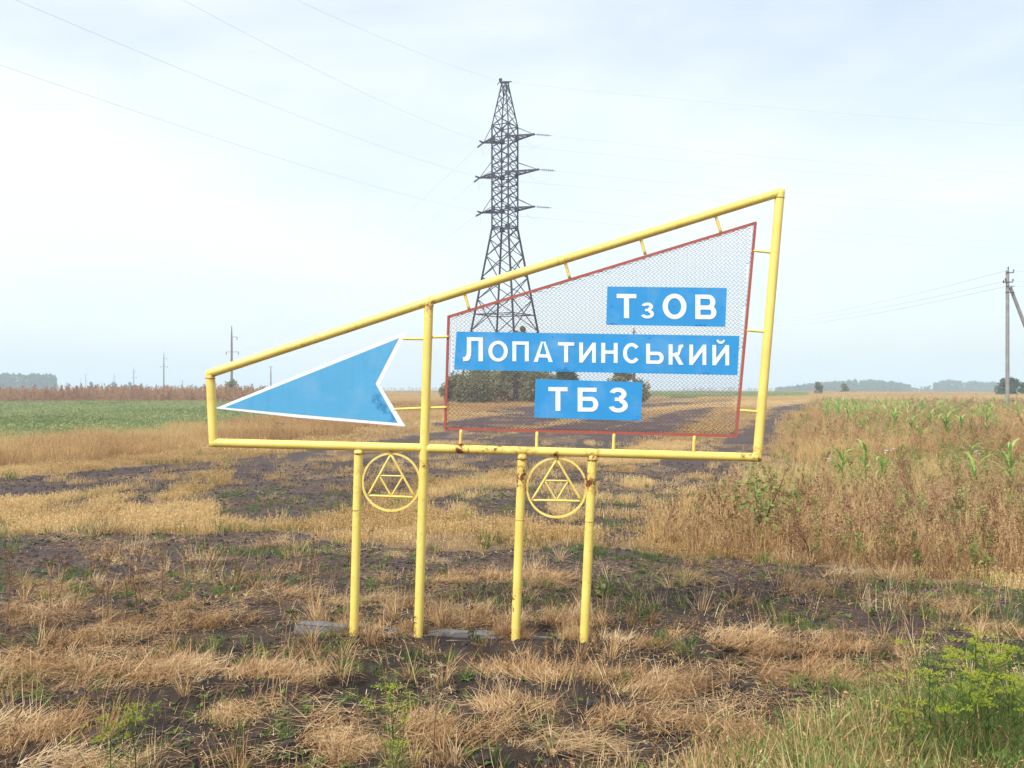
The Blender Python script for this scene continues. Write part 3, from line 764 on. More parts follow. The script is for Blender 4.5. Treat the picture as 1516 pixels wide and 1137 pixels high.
# ------------------------------------------------------------------ FAR POLES
def far_pole(px, ytop, Y, label, arms=True, r=None, m=None, sc=1):
    x = (px-CX)/F*Y; z0 = gz(x, Y); zt = EYE-(ytop-CY)/F*Y; H = zt-z0
    e = empty('power_pole', (x, Y, z0)); tag(e, label, 'power pole', 'power poles in the far fields')
    mb = MB(); r = r or .3; mb.tube([(0, 0, -.3), (0, 0, H*.72), (0, 0, H*.86), (0, 0, H)], [r, r*.75, r*.6, r*.25], 8); mb.build('pole_shaft', m or M_wood, e)
    if arms:
        px1 = Y/F
        for (dz, x0, x1) in ((H-17*px1*sc, 0, 8*px1*sc), (H-39*px1*sc, -8*px1*sc, 10*px1*sc)):
            b = MB(); b.bar((x0, 0, dz), (x1, 0, dz), .14); b.build('pole_arm', m or M_wood, e)
            for xx in ([x1] if x0 == 0 else [x0, x1]):
                i_ = MB(); i_.tube([(xx, 0, dz), (xx, 0, dz-4*px1*sc)], .12, 6); i_.build('insulator', M_ins, e)
    else:
        b = MB(); b.bar((-3*Y/F, 0, H*.94), (3*Y/F, 0, H*.94), .1); b.build('pole_arm', m or M_wood, e)
    return e
far_pole(343, 482, 290, 'tallest three armed pole on the left, standing above the low corner of the yellow frame', r=.42)
far_pole(242.5, 521, 480, 'three armed pole in the gap between the far wood and the yellow frame, second tallest', r=.42, sc=.55)
far_pole(198, 543, 640, 'small hazy pole beside the little group of fir trees', r=.4, sc=.4)
far_pole(169, 552, 800, 'faint thin pole beside the single rounded far tree', r=.4, sc=.3)
far_pole(127, 553, 720, 'faint pole just left of the small conical far tree', False, .35)
far_pole(119, 560, 900, 'faintest little pole, nearest to the dark far wood', False, .35)
far_pole(150, 565, 900, 'tiny pole midway between two single far trees', False, .3)
far_pole(270, 563, 500, 'short thin pole just left of the yellow frame corner', False, .25)
far_pole(401, 541, 280, 'short brown pole with one crossbar rising behind the pale blue arrow', False, .2)
# pole behind the boards
far_pole(938.5, 485, 110, 'dark wooden pole seen between the blue boards in front of a bush', False, .2, M_wood)
# right concrete pole with brace
x, Y = (1491.5-CX)/F*80, 80.0
pr = empty('utility_pole', (x, Y, gz(x, Y))); tag(pr, 'grey concrete utility pole with slanting brace at the right edge', 'utility pole')
HH = EYE-(400-CY)/F*Y-pr.location.z
k = Y/F
mb = MB(); mb.tube([(0, 0, -.3), (0, 0, HH)], [.17, .145], 8); mb.build('pole_shaft', M_pole, pr)
mb = MB(); mb.tube([(78*k, .3, -.3), (5*k, .1, HH-25*k)], [.17, .14], 8); mb.build('brace_pole', M_pole, pr)
for dz, x0, x1 in ((4, -3, 8), (18, -7, 7), (24, -3, 9), (33, -4, 9)):
    mb = MB(); mb.bar((x0*k, -.12, HH-dz*k), (x1*k, -.12, HH-dz*k), .07); mb.build('bracket', M_steel, pr)
for xx, dz in ((0, -3), (8, 1), (-7, 17), (7, 15), (-4, 14)):
    mb = MB(); mb.tube([(xx*k, -.12, HH-(dz+3)*k), (xx*k, -.12, HH-dz*k), (xx*k, -.12, HH-(dz-2)*k)], [.02, .07, .03], 8); mb.build('insulator', M_ins, pr)
for i, (py0, py1, lab) in enumerate(((401, 466, 'upper'), (416, 470, 'middle'), (424, 476, 'lower'))):
    a = AT(1489, py0, 80); b = AT(1160, py1, 230); wire(a, b+(b-a)*.35, 1.2, .016, f'{lab} faint cable running left from the concrete pole into the distance', 'cable', 'cables of the concrete pole')
    c = AT(1560, py0-1, 78); wire(a, c, .05, .014, f'{lab} short cable leaving the concrete pole to the right', 'cable', 'cables of the concrete pole', 6)

# ------------------------------------------------------------------ VEGETATION TEMPLATES
class Tpl:
    def __init__(s): s.V = []; s.F = []; s.A = []
    def ribbon(s, pts, wd, v, side=None):
        """tapered ribbon of quads ending in a triangle"""
        n = len(pts); base = len(s.V)
        for i, p in enumerate(pts[:-1]):
            d = (pts[i+1]-p); sd = side if side is not None else Vector((-d.y, d.x, 0.0001)).normalized()
            ww = wd*(1-.75*(i/(n-1))**1.5)/2
            s.V += [p-sd*ww, p+sd*ww]; s.A += [v, v]
        s.V.append(pts[-1]); s.A.append(v)
        for i in range(n-2): a = base+2*i; s.F.append((a, a+1, a+3, a+2))
        a = base+2*(n-2); s.F.append((a, a+1, a+2))
    def blade(s, x, y, az, L, wd, lean, bend, v, seg=3, z0=-.01, side=None):
        p = Vector((x, y, z0)); pts = [p.copy()]; an = lean
        sd = Vector((math.cos(az+random.uniform(1.0, 2.1)), math.sin(az+random.uniform(1.0, 2.1)), 0)) if side is None else side
        for i in range(seg):
            p = p+Vector((math.cos(az)*math.sin(an), math.sin(az)*math.sin(an), math.cos(an)))*L/seg
            if p.z < .008: p.z = .008+random.random()*.01
            pts.append(p.copy()); an = min(an+bend/seg, 2.2)
        s.ribbon(pts, wd, v, sd.normalized()); return pts
    def quad(s, c, sz, v, nrm=None, asp=1.0):
        a = Vector([random.gauss(0, 1) for _ in range(3)]).normalized() if nrm is None else nrm
        u = a.cross(Vector((random.random(), random.random(), random.random()+.1))).normalized(); w_ = a.cross(u)
        b = len(s.V); s.V += [c-u*sz*asp, c-w_*sz*.5, c+u*sz*asp, c+w_*sz*.5]; s.A += [v]*4; s.F.append((b, b+1, b+2, b+3))
    def mesh(s, name, m):
        me = mesh_np(name, s.V, s.F, {'v': s.A}); me.materials.append(m); return me
U = random.uniform
def t_tuft(n, L, wd, spread, lean, bend, heads=0, seg=3, common=None, vlo=0, vhi=1):
    t = Tpl()
    for _ in range(n):
        a = U(0, 6.283); r = spread*math.sqrt(random.random()); az = a+U(-.8, .8) if common is None else common+random.gauss(0, .55)
        pts = t.blade(r*math.cos(a), r*math.sin(a), az, U(*L), wd*U(.7, 1.3), abs(random.gauss(0, lean)) if common is None else U(lean*.5, lean*1.3), U(.2, 1)*bend, U(vlo, vhi), seg)
        if random.random() < heads:
            p = pts[-1]
            for q in range(4): t.quad(p+Vector((U(-.006, .006), U(-.006, .006), -q*.012)), wd*1.6, U(vlo, vhi), None, 1.4)
    return t
def t_patch(size, n, L, wd, lean, bend, heads=0, vlo=0, vhi=1):
    t = Tpl()
    for _ in range(n):
        x, y = U(-size, size)/2, U(-size, size)/2
        c = (vlo+vhi)/2+.4*(vhi-vlo)*math.sin(x*5/size+1)*math.cos(y*5/size)
        pts = t.blade(x, y, U(0, 6.28), U(*L), wd*U(.7, 1.3), abs(random.gauss(0, lean)), U(.1, 1)*bend, min(vhi, max(vlo, c+U(-.3, .3))), 2)
        if random.random() < heads: t.quad(pts[-1], wd*1.5, U(vlo, vhi), None, 2)
    return t
def t_weed(H, nb, wd, bits, bs, v0=0, v1=1, leaves=0, spread=.25):
    t = Tpl(); p = Vector((0, 0, 0)); la = U(0, 6.28); le = U(0, .2); pts = [p.copy()]
    for i in range(5):
        p = p+Vector((math.cos(la)*math.sin(le), math.sin(la)*math.sin(le), math.cos(le)))*H/5; le += U(-.08, .12); pts.append(p.copy())
    for off in (0, 1.57): t.ribbon(pts, wd*1.6, U(v0, v1), Vector((math.cos(la+off), math.sin(la+off), 0)))
    for i in range(nb):
        u = U(.15, 1); k = min(4, int(u*5)); q = pts[k].lerp(pts[k+1], u*5-k); az = U(0, 6.28); L = spread*H*(1.25-u)*U(.6, 1.2); an = U(.5, 1.0)
        b = [q.copy()]
        for j in range(3): q = q+Vector((math.cos(az)*math.sin(an), math.sin(az)*math.sin(an), math.cos(an)))*L/3; an = max(.1, an-U(0, .3)); b.append(q.copy())
        t.ribbon(b, wd, U(v0, v1), Vector((-math.sin(az), math.cos(az), 0)))
        for j in range(bits):
            c = b[1].lerp(b[3], U(.2, 1.05)); t.quad(c+Vector((U(-1, 1), U(-1, 1), U(-1, 1)))*bs*1.2, bs*U(.5, 1.2), U(v0, v1), None, 1.2)
    for i in range(leaves):
        u = U(.02, .6)*5; k = int(u); q = pts[k].lerp(pts[k+1], u-k); az = U(0, 6.28)
        t.blade(q.x, q.y, az, U(.08, .16)*H, wd*5, U(.8, 1.3), .9, U(v0, v1), 3, q.z)
    return t
def t_rosette(n, L, wd, v0=0, v1=.7):
    t = Tpl()
    for _ in range(n):
        az = U(0, 6.28); an = U(.5, 1.2); pts = [Vector((0, 0, .0))]; p = pts[0]; Ln = U(*L)
        for i in range(3): p = p+Vector((math.cos(az)*math.sin(an), math.sin(az)*math.sin(an), math.cos(an)))*Ln/3; an += .25; pts.append(p)
        sd = Vector((-math.sin(az), math.cos(az), 0)); b = len(t.V); v = U(v0, v1)
        ws = [.25, 1, .8]
        for i in range(3): t.V += [pts[i]-sd*wd*ws[i]/2, pts[i]+sd*wd*ws[i]/2]; t.A += [v, v]
        t.V.append(pts[3]); t.A.append(v); t.F += [(b, b+1, b+3, b+2), (b+2, b+3, b+5, b+4), (b+4, b+5, b+6)]
    return t
def t_clod():
    bm = bmesh.new(); bmesh.ops.create_icosphere(bm, subdivisions=2, radius=1)
    s = U(0, 99)
    for v in bm.verts: v.co *= .45+1.1*float(vn(v.co.x*2.3+s, v.co.y*2.3+v.co.z*2.9+s)); v.co.z *= .7
    me = bpy.data.meshes.new('clod'); bm.to_mesh(me); bm.free(); me.materials.append(M_clod); return me
def t_crown(n, rx, rz, leaf, zc, clumps=14, v0=0, v1=1, cone=0, fill=.9):
    t = Tpl(); C = []
    for i in range(clumps):
        a = U(0, 6.28); z = U(-.95, .95); rr = math.sqrt(max(.02, 1-z*z))*(1-cone*(z+1)/2)*U(.35, .9)*fill
        C.append((Vector((rx*rr*math.cos(a), rx*rr*math.sin(a), zc+rz*z*fill)), U(.26, .46)*rx, U(v0, v1)))
    for i in range(n):
        c, r, v = random.choice(C); d = Vector([random.gauss(0, 1) for _ in range(3)]).normalized(); q = c+d*r*random.random()**.45
        t.quad(q, leaf*U(.6, 1.3), min(1, max(0, v+U(-.25, .25))), None, .9)
    return t

TC = bpy.data.collections.new('grass_clump_shapes')      # shapes to be strewn; never linked to the scene
def group_of(name, meshes):
    c = bpy.data.collections.new(name)
    for i, me in enumerate(meshes):
        o = bpy.data.objects.new(name+'_shape', me); c.objects.link(o)
    return c
def scatter(name, coll, pts, rz, tilt, scl, tint, idx, kind='stuff'):
    """one object strewing the shapes of a collection over points"""
    me = bpy.data.meshes.new(name); me.vertices.add(len(pts)); me.vertices.foreach_set('co', np.asarray(pts, np.float32).ravel())
    rot = np.zeros((len(pts), 3), np.float32); rot[:, 0] = tilt*(rng.random(len(pts))-.5); rot[:, 1] = tilt*(rng.random(len(pts))-.5); rot[:, 2] = rz
    a = me.attributes.new('rot', 'FLOAT_VECTOR', 'POINT'); a.data.foreach_set('vector', rot.ravel())
    sc3 = np.asarray(scl, np.float32)
    if sc3.ndim == 1: sc3 = np.stack([sc3]*3, 1)
    a = me.attributes.new('scl', 'FLOAT_VECTOR', 'POINT'); a.data.foreach_set('vector', sc3.astype(np.float32).ravel())
    a = me.attributes.new('tint', 'FLOAT', 'POINT'); a.data.foreach_set('value', np.asarray(tint, np.float32))
    a = me.attributes.new('pick', 'INT', 'POINT'); a.data.foreach_set('value', np.asarray(idx, np.int32))
    o = bpy.data.objects.new(name, me); COL.objects.link(o); tag(o, kind=kind)
    g = bpy.data.node_groups.new(name, 'GeometryNodeTree')
    g.interface.new_socket('Geometry', in_out='INPUT', socket_type='NodeSocketGeometry'); g.interface.new_socket('Geometry', in_out='OUTPUT', socket_type='NodeSocketGeometry')
    gi = g.nodes.new('NodeGroupInput'); go = g.nodes.new('NodeGroupOutput')
    mp_ = g.nodes.new('GeometryNodeMeshToPoints'); ci = g.nodes.new('GeometryNodeCollectionInfo'); ci.inputs[0].default_value = coll
    ci.inputs[1].default_value = True; ci.inputs[2].default_value = True
    ip = g.nodes.new('GeometryNodeInstanceOnPoints'); ip.inputs['Pick Instance'].default_value = True
    def na(n_, ty):
        q = g.nodes.new('GeometryNodeInputNamedAttribute'); q.data_type = ty; q.inputs[0].default_value = n_; return q.outputs[0]
    L = g.links.new
    L(gi.outputs[0], mp_.inputs[0]); L(mp_.outputs[0], ip.inputs['Points']); L(ci.outputs[0], ip.inputs['Instance'])
    L(na('pick', 'INT'), ip.inputs['Instance Index']); L(na('rot', 'FLOAT_VECTOR'), ip.inputs['Rotation']); L(na('scl', 'FLOAT_VECTOR'), ip.inputs['Scale'])
    L(ip.outputs[0], go.inputs[0])
    md = o.modifiers.new('strew', 'NODES'); md.node_group = g
    return o
def sample(n, r0, r1, a=41, p=1.0):
    """n points in the fan of ground in front of the road, even per area when p=2"""
    u = rng.random(n); r = (r0**p+u*(r1**p-r0**p))**(1/p); an = np.radians(rng.uniform(-a, a, n))
    return r*np.sin(an), r*np.cos(an)
def strew(name, coll, nvar, x, y, keep, s0, s1, tilt=.25, tscale=.5, tseed=50, hz_=None, tlo=0, thi=1, rz=None, dz=0):
    x = x[keep]; y = y[keep]; n = len(x)
    z = ground_z(x, y)+dz
    tint = np.clip((fbm(x*tscale, y*tscale, tseed, 3)-.5)*2.0+.5+rng.normal(0, .15, n), 0, 1)*(thi-tlo)+tlo
    s = rng.uniform(s0, s1, n)
    sc = np.stack([s, s, s*(hz_ if hz_ is not None else 1)*rng.uniform(.8, 1.2, n)], 1)
    r_ = rng.uniform(0, 6.283, n) if rz is None else rz[keep] if hasattr(rz, '__len__') else rng.normal(rz, .5, n)
    print(name, n)
    return scatter(name, coll, np.stack([x, y, z], 1), r_, tilt, sc, tint, rng.integers(0, nvar, n))

# template sets
T_stub = group_of('stubble_clump', [t_tuft(24, (.05, .15), .0052, .12, .3, .5, .5).mesh('stubble_clump', V_stub) for _ in range(6)])
T_stubp = group_of('stubble_patch', [t_patch(1.0, 120, (.04, .12), .010, .35, .5, .6).mesh('stubble_patch', V_stub) for _ in range(4)])
T_tall = group_of('tall_grass_clump', [t_tuft(44, (.15, .58), .0058, .24, .30, 1.0, .5).mesh('tall_grass_clump', V_tall) for _ in range(5)])
T_tallp = group_of('tall_grass_patch', [t_patch(1.6, 260, (.14, .45), .014, .3, .8, .5).mesh('tall_grass_patch', V_tall) for _ in range(4)])
def t_mat():
    t = Tpl(); k0 = random.choice((.5, .9, 1.4)); cz = U(.03, .09)
    for _ in range(int(U(90, 150))):
        a = U(0, 6.283); r_ = .19*math.sqrt(random.random()); az = random.gauss(0, k0); top = cz*(1-(r_/.2)**2)*U(.3, 1)
        x_, y_ = r_*math.cos(a)*1.5-.1, r_*math.sin(a)
        t.blade(x_, y_, az, U(.07, .28), U(.0035, .0065), U(.9, 1.7), U(-.5, 1.6), U(0, 1)**1.3 if top < cz*.4 else U(.3, 1), 4, top)
    for _ in range(8): t.blade(U(-.2, .2), U(-.15, .15), U(0, 6.28), U(.15, .3), .004, U(.1, .7), .8, U(.3, 1), 4)
    return t
T_mat = group_of('dead_grass_mat', [t_mat().mesh('dead_grass_mat', V_mat) for _ in range(12)])
T_arch = group_of('dead_grass_tuft', [t_tuft(40, (.12, .36), .0055, .05, .5, 1.8, .06, 4).mesh('dead_grass_tuft', V_mat) for _ in range(6)])
T_thin = group_of('thin_dry_stems', [t_tuft(9, (.12, .42), .0042, .12, .35, .5, .6, 3).mesh('thin_dry_stems', V_mat) for _ in range(6)])
T_grn = group_of('green_tuft', [t_tuft(26, (.05, .16), .005, .05, .5, .9, 0, 3, None, 0, .8).mesh('green_tuft', V_grn) for _ in range(5)])
T_grl = group_of('long_green_tuft', [t_tuft(36, (.12, .34), .0065, .10, .35, 1.1, .08, 4, None, 0, 1).mesh('long_green_tuft', V_grn) for _ in range(6)])
T_ros = group_of('leaf_rosette', [t_rosette(9, (.03, .09), .024).mesh('leaf_rosette', V_grn) for _ in range(4)])
T_weed = group_of('brown_weed', [t_weed(U(.25, .5), 9, .004, 7, .011).mesh('brown_weed', V_brown) for _ in range(6)])
T_red = group_of('red_weed', [t_weed(1.0, 16, .010, 16, .028, leaves=5).mesh('red_weed', V_red) for _ in range(6)])
T_redm = group_of('rusty_weed', [t_weed(U(.4, .75), 20, .004, 14, .010, leaves=6, spread=U(.3, .55)).mesh('rusty_weed', V_red if q < 5 else V_brown) for q in range(8)])
T_leafy = group_of('leafy_weed', [t_weed(U(.4, .6), 14, .005, 10, .018, leaves=16, spread=.35).mesh('leafy_weed', V_lw) for _ in range(6)])
T_crop = group_of('crop_patch', [t_patch(1.6, 150, (.12, .42), .032, .6, .9, .6).mesh('crop_patch', V_crop) for _ in range(4)])
T_clod = group_of('soil_clod', [t_clod() for _ in range(6)])
def t_litter():
    t = Tpl()
    for _ in range(30): t.blade(U(-.25, .25), U(-.25, .25), U(0, 6.28), U(.03, .18), .0055, 1.45, .2, U(0, 1), 2, .006)
    return t
T_lit = group_of('straw_litter', [t_litter().mesh('straw_litter', V_mat) for _ in range(5)])

# ---- strewing
# golden strips
x, y = sample(60000, 10, 34, 38, 1.6); z = zones(x, y); n_ = fbm(x*1.3, y*1.3, 60)
keep = (z['stub'] & (rng.random(len(x)) < .2+1.3*sm(.36,.5,n_))) | (z['track'] & (n_ > .62) & (rng.random(len(x)) < .25))
strew('stubble_grass', T_stub, 6, x, y, keep, .8, 1.35, hz_=1.0, tscale=.35)
x, y = sample(26000, 30, 260, 38, 1.5); z = zones(x, y)
keep = (z['stub'] | (z['track'] & (rng.random(len(x)) < .03)))
far = np.clip(np.hypot(x, y)/60, 1, 3)
strew('distant_stubble_grass', T_stubp, 4, x, y, keep, .9, 1.7, hz_=1.0, tscale=.08)
# tall band left, and grass of the right field
x, y = sample(26000, 12, 60, 40, 1.5); z = zones(x, y); n_ = fbm(x*.6, y*.6, 66)
keep = z['tall'] | (z['right'] & (rng.random(len(x)) < np.where(y < 20, .5, .75)*(.3+1.2*sm(.4, .55, n_))))
strew('tall_dry_grass', T_tall, 5, x, y, keep, .75, 1.2, hz_=.35+.95*n_[keep], tscale=.22, tseed=52, tlo=-.15, thi=1.1)
x, y = sample(26000, 45, 330, 40, 1.5); z = zones(x, y)
keep = z['tall'] | z['right'] | ((z['stub']) & (np.hypot(x, y) > 120))
strew('distant_dry_grass', T_tallp, 4, x, y, keep, .8, 1.3, hz_=.75, tscale=.05, tseed=53)
# green field
x, y = sample(36000, 30, 250, 42, 1.3); z = zones(x, y)
strew('green_crop_field', T_crop, 4, x, y, z['green'], .7, 1.0, hz_=1.0, tscale=.15, tseed=54)
# reddish weed belt
x, y = sample(24000, 84, 170, 42, 1.3); z = zones(x, y); b_ = z['red'] & (x < -5)
hb = .35+.95*fbm(x*.16, y*.16, 97, 4)
strew('reddish_weed_belt', T_red, 6, x, y, b_, .8, 1.9, hz_=hb[b_], tscale=.2, tseed=55)
x, y = sample(30000, 10.3, 120, 42, 1.15); z = zones(x, y); n_ = fbm(x*.22, y*.22, 68); a_ = x/y
keep = z['right'] & ((n_ > .54) | ((y > 50) & (a_ > .42) & (rng.random(len(x)) < .9)) | (y < 17)) & (rng.random(len(x)) < .48)
strew('rusty_weeds', T_redm, 8, x, y, keep, .5, 1.3, hz_=1.0, tscale=.3, tseed=56, tilt=1.0)
n2_ = fbm(x*.5, y*.3, 69); keep = z['right'] & (((n2_ < .54) & (rng.random(len(x)) < .75)) | ((y > 28) & (y < 90) & (a_ > .33) & (a_ < .5) & (n2_ < .60) & (rng.random(len(x)) < .9)))
strew('leafy_weeds', T_leafy, 6, x, y, keep, .5, 1.1, hz_=1.0, tscale=.3, tseed=57, tilt=.4)

# foreground: dead grass mats laid down in drifts
BL = [(40, 1000, 90, 26), (60, 1085, 110, 26), (230, 1000, 120, 30), (160, 950, 70, 20), (420, 1005, 110, 22), (340, 1062, 50, 16), (530, 1105, 60, 30), (640, 1085, 60, 10), (770, 985, 100, 20), (900, 985, 80, 16),
      (740, 1050, 70, 10), (720, 1085, 90, 12), (850, 1100, 90, 18), (980, 1060, 90, 16), (1030, 1010, 60, 16), (960, 1030, 50, 14), (1060, 1085, 80, 18), (1120, 945, 90, 16), (1280, 950, 100, 16), (1230, 985, 110, 18),
      (420, 890, 40, 18), (100, 880, 90, 16), (560, 900, 90, 16), (700, 915, 80, 14), (840, 915, 60, 14), (700, 858, 120, 10), (800, 860, 60, 14), (1240, 830, 90, 10), (1190, 870, 60, 8), (1400, 900, 60, 20), (300, 930, 100, 16), (1330, 860, 100, 12),
      (1120, 1130, 90, 18), (200, 1130, 120, 16), (1490, 940, 60, 16), (60, 920, 60, 14), (560, 945, 60, 10), (960, 945, 60, 10)]
def blobs(x, y, l=BL, warp=.25):
    wx = x+(fbm(x*1.8, y*1.8, 81)-.5)*warp*2; wy = y+(fbm(x*1.8, y*1.8, 83)-.5)*warp*2
    v = np.zeros(x.shape)
    for px, py, rx, ry in l:
        cx, cy = G(px, py); hx = rx/F*cy; hy = ry*cy*cy/(F*EYE)
        v = np.maximum(v, np.exp(-((wx-cx)/hx)**2-((wy-cy)/hy)**2))
    return v
x, y = sample(60000, 4.6, 14, 40, 1.7); z = zones(x, y); bl = blobs(x, y)*(1-.9*np.exp(-((y-7.8)/.22)**2)*np.exp(-((x+.5)/1.6)**4)); n_ = fbm(x*1.6, y*1.6, 62)
keep = z['band'] & ((rng.random(len(x)) < (bl-.42)*.40*np.where(y > 8.3, .5, 1)) | ((n_ > .60) & (rng.random(len(x)) < .008)))
drift = (fbm(x*.7, y*.7, 91)-.5)*9
keep |= z['band'] & (y > 7.55) & (y < 8.5) & (x > -2.2) & (x < 1.2) & (fbm(x*3, y*1.5, 64) > .55) & (rng.random(len(x)) < .02)
strew('matted_dead_grass', T_mat, 12, x, y, keep, .4, 1.0, tilt=.5, hz_=.9, tscale=2.2, tseed=58, rz=drift, tlo=.0, thi=.95)
x, y = sample(18000, 4.6, 18, 40, 1.6); z = zones(x, y); bl = blobs(x, y); n_ = fbm(x*1.6, y*1.6, 63)
keep = (z['right'] & (y < 16) & (rng.random(len(x)) < .5)) | z['band'] & ((rng.random(len(x)) < bl*.05+.003) | ((n_ > .60) & (rng.random(len(x)) < .035)) | ((((y > 8.22) & (y < 8.6)) | ((y > 7.6) & (y < 7.95) & (rng.random(len(x)) < .3))) & (x > -1.9) & (x < 1.0) & (rng.random(len(x)) < .35)))
strew('dead_grass_tufts', T_arch, 6, x, y, keep, .5, 1.0, tilt=.5, hz_=1.0, tscale=1.1, tseed=59, tlo=.1, thi=1)
x, y = sample(9000, 4.6, 16, 40, 1.7); z = zones(x, y); n_ = fbm(x*.9, y*.9, 64)
keep = z['band'] & (rng.random(len(x)) < .03+.13*(n_ > .55))
strew('thin_dry_stems', T_thin, 6, x, y, keep, .5, 1.1, tilt=.6, tscale=1.0, tseed=61)
x, y = sample(7500, 4.8, 22, 40, 1.6); z = zones(x, y); n_ = fbm(x*.7, y*.7, 65); bl = blobs(x, y, [(200, 880, 220, 50), (430, 900, 60, 30), (1150, 930, 120, 30), (1300, 880, 100, 40), (700, 990, 200, 30), (950, 800, 60, 10)])
keep = (z['band'] & (rng.random(len(x)) < .03+.22*bl)) | (z['right'] & (y < 18) & (rng.random(len(x)) < .9))
strew('brown_dead_weeds', T_weed, 6, x, y, keep, .5, 1.15, tilt=.5, tscale=1.0, tseed=62)
ang = rng.uniform(0, 6.28, 150); k_ = rng.integers(0, 4, 150); rr_ = .05+.15*rng.random(150); ang = np.where(np.sin(ang) < 0, ang*.5, ang)
bx = np.array([P(523.7, 945).x, P(619.3, 945).x, P(763, 955).x, P(864.5, 955).x])[k_]+rr_*np.cos(ang); by = D0+rr_*np.sin(ang)
strew('grass_at_post_feet', T_arch, 6, bx, by, np.ones(150, bool), .22, .5, tilt=.6, tscale=3, tseed=70, tlo=.1)
# green bits
GB = [(960, 828, 90, 8), (880, 815, 40, 10), (1030, 822, 50, 8), (100, 845, 40, 6), (240, 850, 30, 6), (560, 870, 40, 8), (650, 848, 16, 4), (340, 880, 30, 8), (1440, 900, 110, 34), (1300, 1000, 90, 14), (1130, 800, 60, 14), (1500, 960, 60, 16), (60, 1020, 80, 14), (0, 960, 60, 10), (900, 1000, 60, 10),
      (840, 975, 30, 8), (500, 955, 50, 8), (660, 965, 60, 6), (320, 965, 70, 8), (1020, 945, 60, 8), (940, 905, 50, 12), (890, 870, 30, 10), (1180, 920, 40, 10), (690, 800, 150, 8), (400, 815, 120, 8), (1100, 760, 40, 20), (780, 870, 30, 8), (1210, 1000, 60, 10)]
x, y = sample(34000, 4.6, 20, 40, 1.7); z = zones(x, y); bl = blobs(x, y, GB, .15); n_ = fbm(x*1.2, y*1.2, 88)
keep = (z['band'] | z['track']) & ((rng.random(len(x)) < bl*.7-.06) | ((n_ > .54) & (rng.random(len(x)) < .13)))
strew('short_green_grass', T_grn, 5, x, y, keep, .5, 1.05, tilt=.5, tscale=1.2, tseed=64, thi=.75)
keep = (z['band'] | z['track']) & ~keep & ((rng.random(len(x)) < bl*.3) | ((n_ > .42) & (rng.random(len(x)) < .16)))
strew('small_leafy_seedlings', T_ros, 4, x, y, keep, .35, .9, tilt=.6, tscale=1.2, tseed=65, thi=.6)
# verge at the lower right, and sparse green through the golden strips
x, y = sample(42000, 3.2, 9.5, 44, 1.6); z = zones(x, y); n_ = fbm(x*1.5, y*1.5, 89)
dens = np.where(x > 1.2, .25+.5*sm(.4, .6, n_), .25)
keep = z['verge'] & (rng.random(len(x)) < dens)
strew('long_verge_grass', T_grl, 6, x, y, keep, .6, 1.15, tilt=.5, tscale=1.1, tseed=66, hz_=.8+.25*sm(1, 3, x[keep]), tlo=.0, thi=.95)
keep = z['verge'] & ~keep & (rng.random(len(x)) < .22)
strew('dry_verge_grass', T_arch, 6, x, y, keep, .7, 1.2, tilt=.5, tscale=1.1, tseed=67, tlo=.2)
x, y = sample(9000, 11, 30, 38, 1.6); z = zones(x, y); n_ = fbm(x*.45, y*.8, 90)
keep = z['stub'] & (n_ > .56)
strew('sparse_green_grass', T_grn, 5, x, y, keep, .9, 1.7, tilt=.4, tscale=.5, tseed=68)
# clods and litter on bare soil
x, y = sample(50000, 4.6, 26, 40, 1.5); z = zones(x, y); n = len(x)
keep = z['band'] | (z['track'])
xk, yk = x[keep], y[keep]; s = .006+.024*rng.random(len(xk))**5
scatter('soil_clods', T_clod, np.stack([xk, yk, ground_z(xk, yk)+s*.2], 1), rng.uniform(0, 6.28, len(xk)), 1.0, s, np.zeros(len(xk)), rng.integers(0, 6, len(xk)))
x, y = sample(14000, 4.6, 24, 40, 1.7); z = zones(x, y); n_ = fbm(x*1.0, y*1.0, 92)
keep = (z['band'] | z['track']) & (rng.random(len(x)) < .12+.45*(n_ > .5))
strew('straw_litter', T_lit, 5, x, y, keep, .7, 1.3, tilt=.15, tscale=1.0, tseed=69)

# ------------------------------------------------------------------ TREES AND SHRUBS
def shrub(name, px, Y, H, W, label, cat='shrub', group='shrubs at the foot of the pylon', m=None, n=9000, leaf=.13, trunk=.07, cone=0, zfrac=.46):
    x = (px-CX)/F*Y; z0 = gz(x, Y); e = empty(name, (x, Y, z0)); tag(e, label, cat, group)
    t = t_crown(n, W/2, H*.5, leaf, H*zfrac, max(14, int(W*9)), cone=cone); link('crown', t.mesh('crown', m or V_leaf), None, e)
    mb = MB()
    for k in range(4):
        a = U(0, 6.28); mb.tube([(0.05*k, 0, -.1), (math.cos(a)*W*.1, math.sin(a)*W*.1, H*.35), (math.cos(a)*W*.25, math.sin(a)*W*.25, H*.75)], [trunk, trunk*.7, trunk*.25], 5)
    mb.build('trunk', M_bark, e); return e
shrub('shrub', 676, 101, 3.1, 3.4, 'olive green leafy shrub at the left end of the thicket, beside the yellow post')
shrub('shrub', 712, 99, 3.9, 5.4, 'broad olive shrub between the pylon feet, second from the left')
shrub('shrub', 757, 102, 3.9, 5.4, 'olive shrub in the middle of the thicket under the pylon')
shrub('shrub', 799, 99, 3.8, 5.2, 'dense shrub right of the pylon feet, above the lowest board')
shrub('shrub', 838, 103, 3.7, 4.0, 'darker shrub at the right end of the thicket', m=V_dkleaf)
shrub('young_tree', 771, 112, 8.9, 2.8, 'narrow tree whose top shows above the long board beside the pylon legs', 'tree', None, zfrac=.55, n=6500)
shrub('shrub', 918, 112, 4.5, 3.0, 'separate small bush behind the lowest board beside the dark wooden pole', group=None)
shrub('shrub', 948, 112, 2.7, 3.2, 'low bush just right of the lowest blue board', group=None, n=2500)
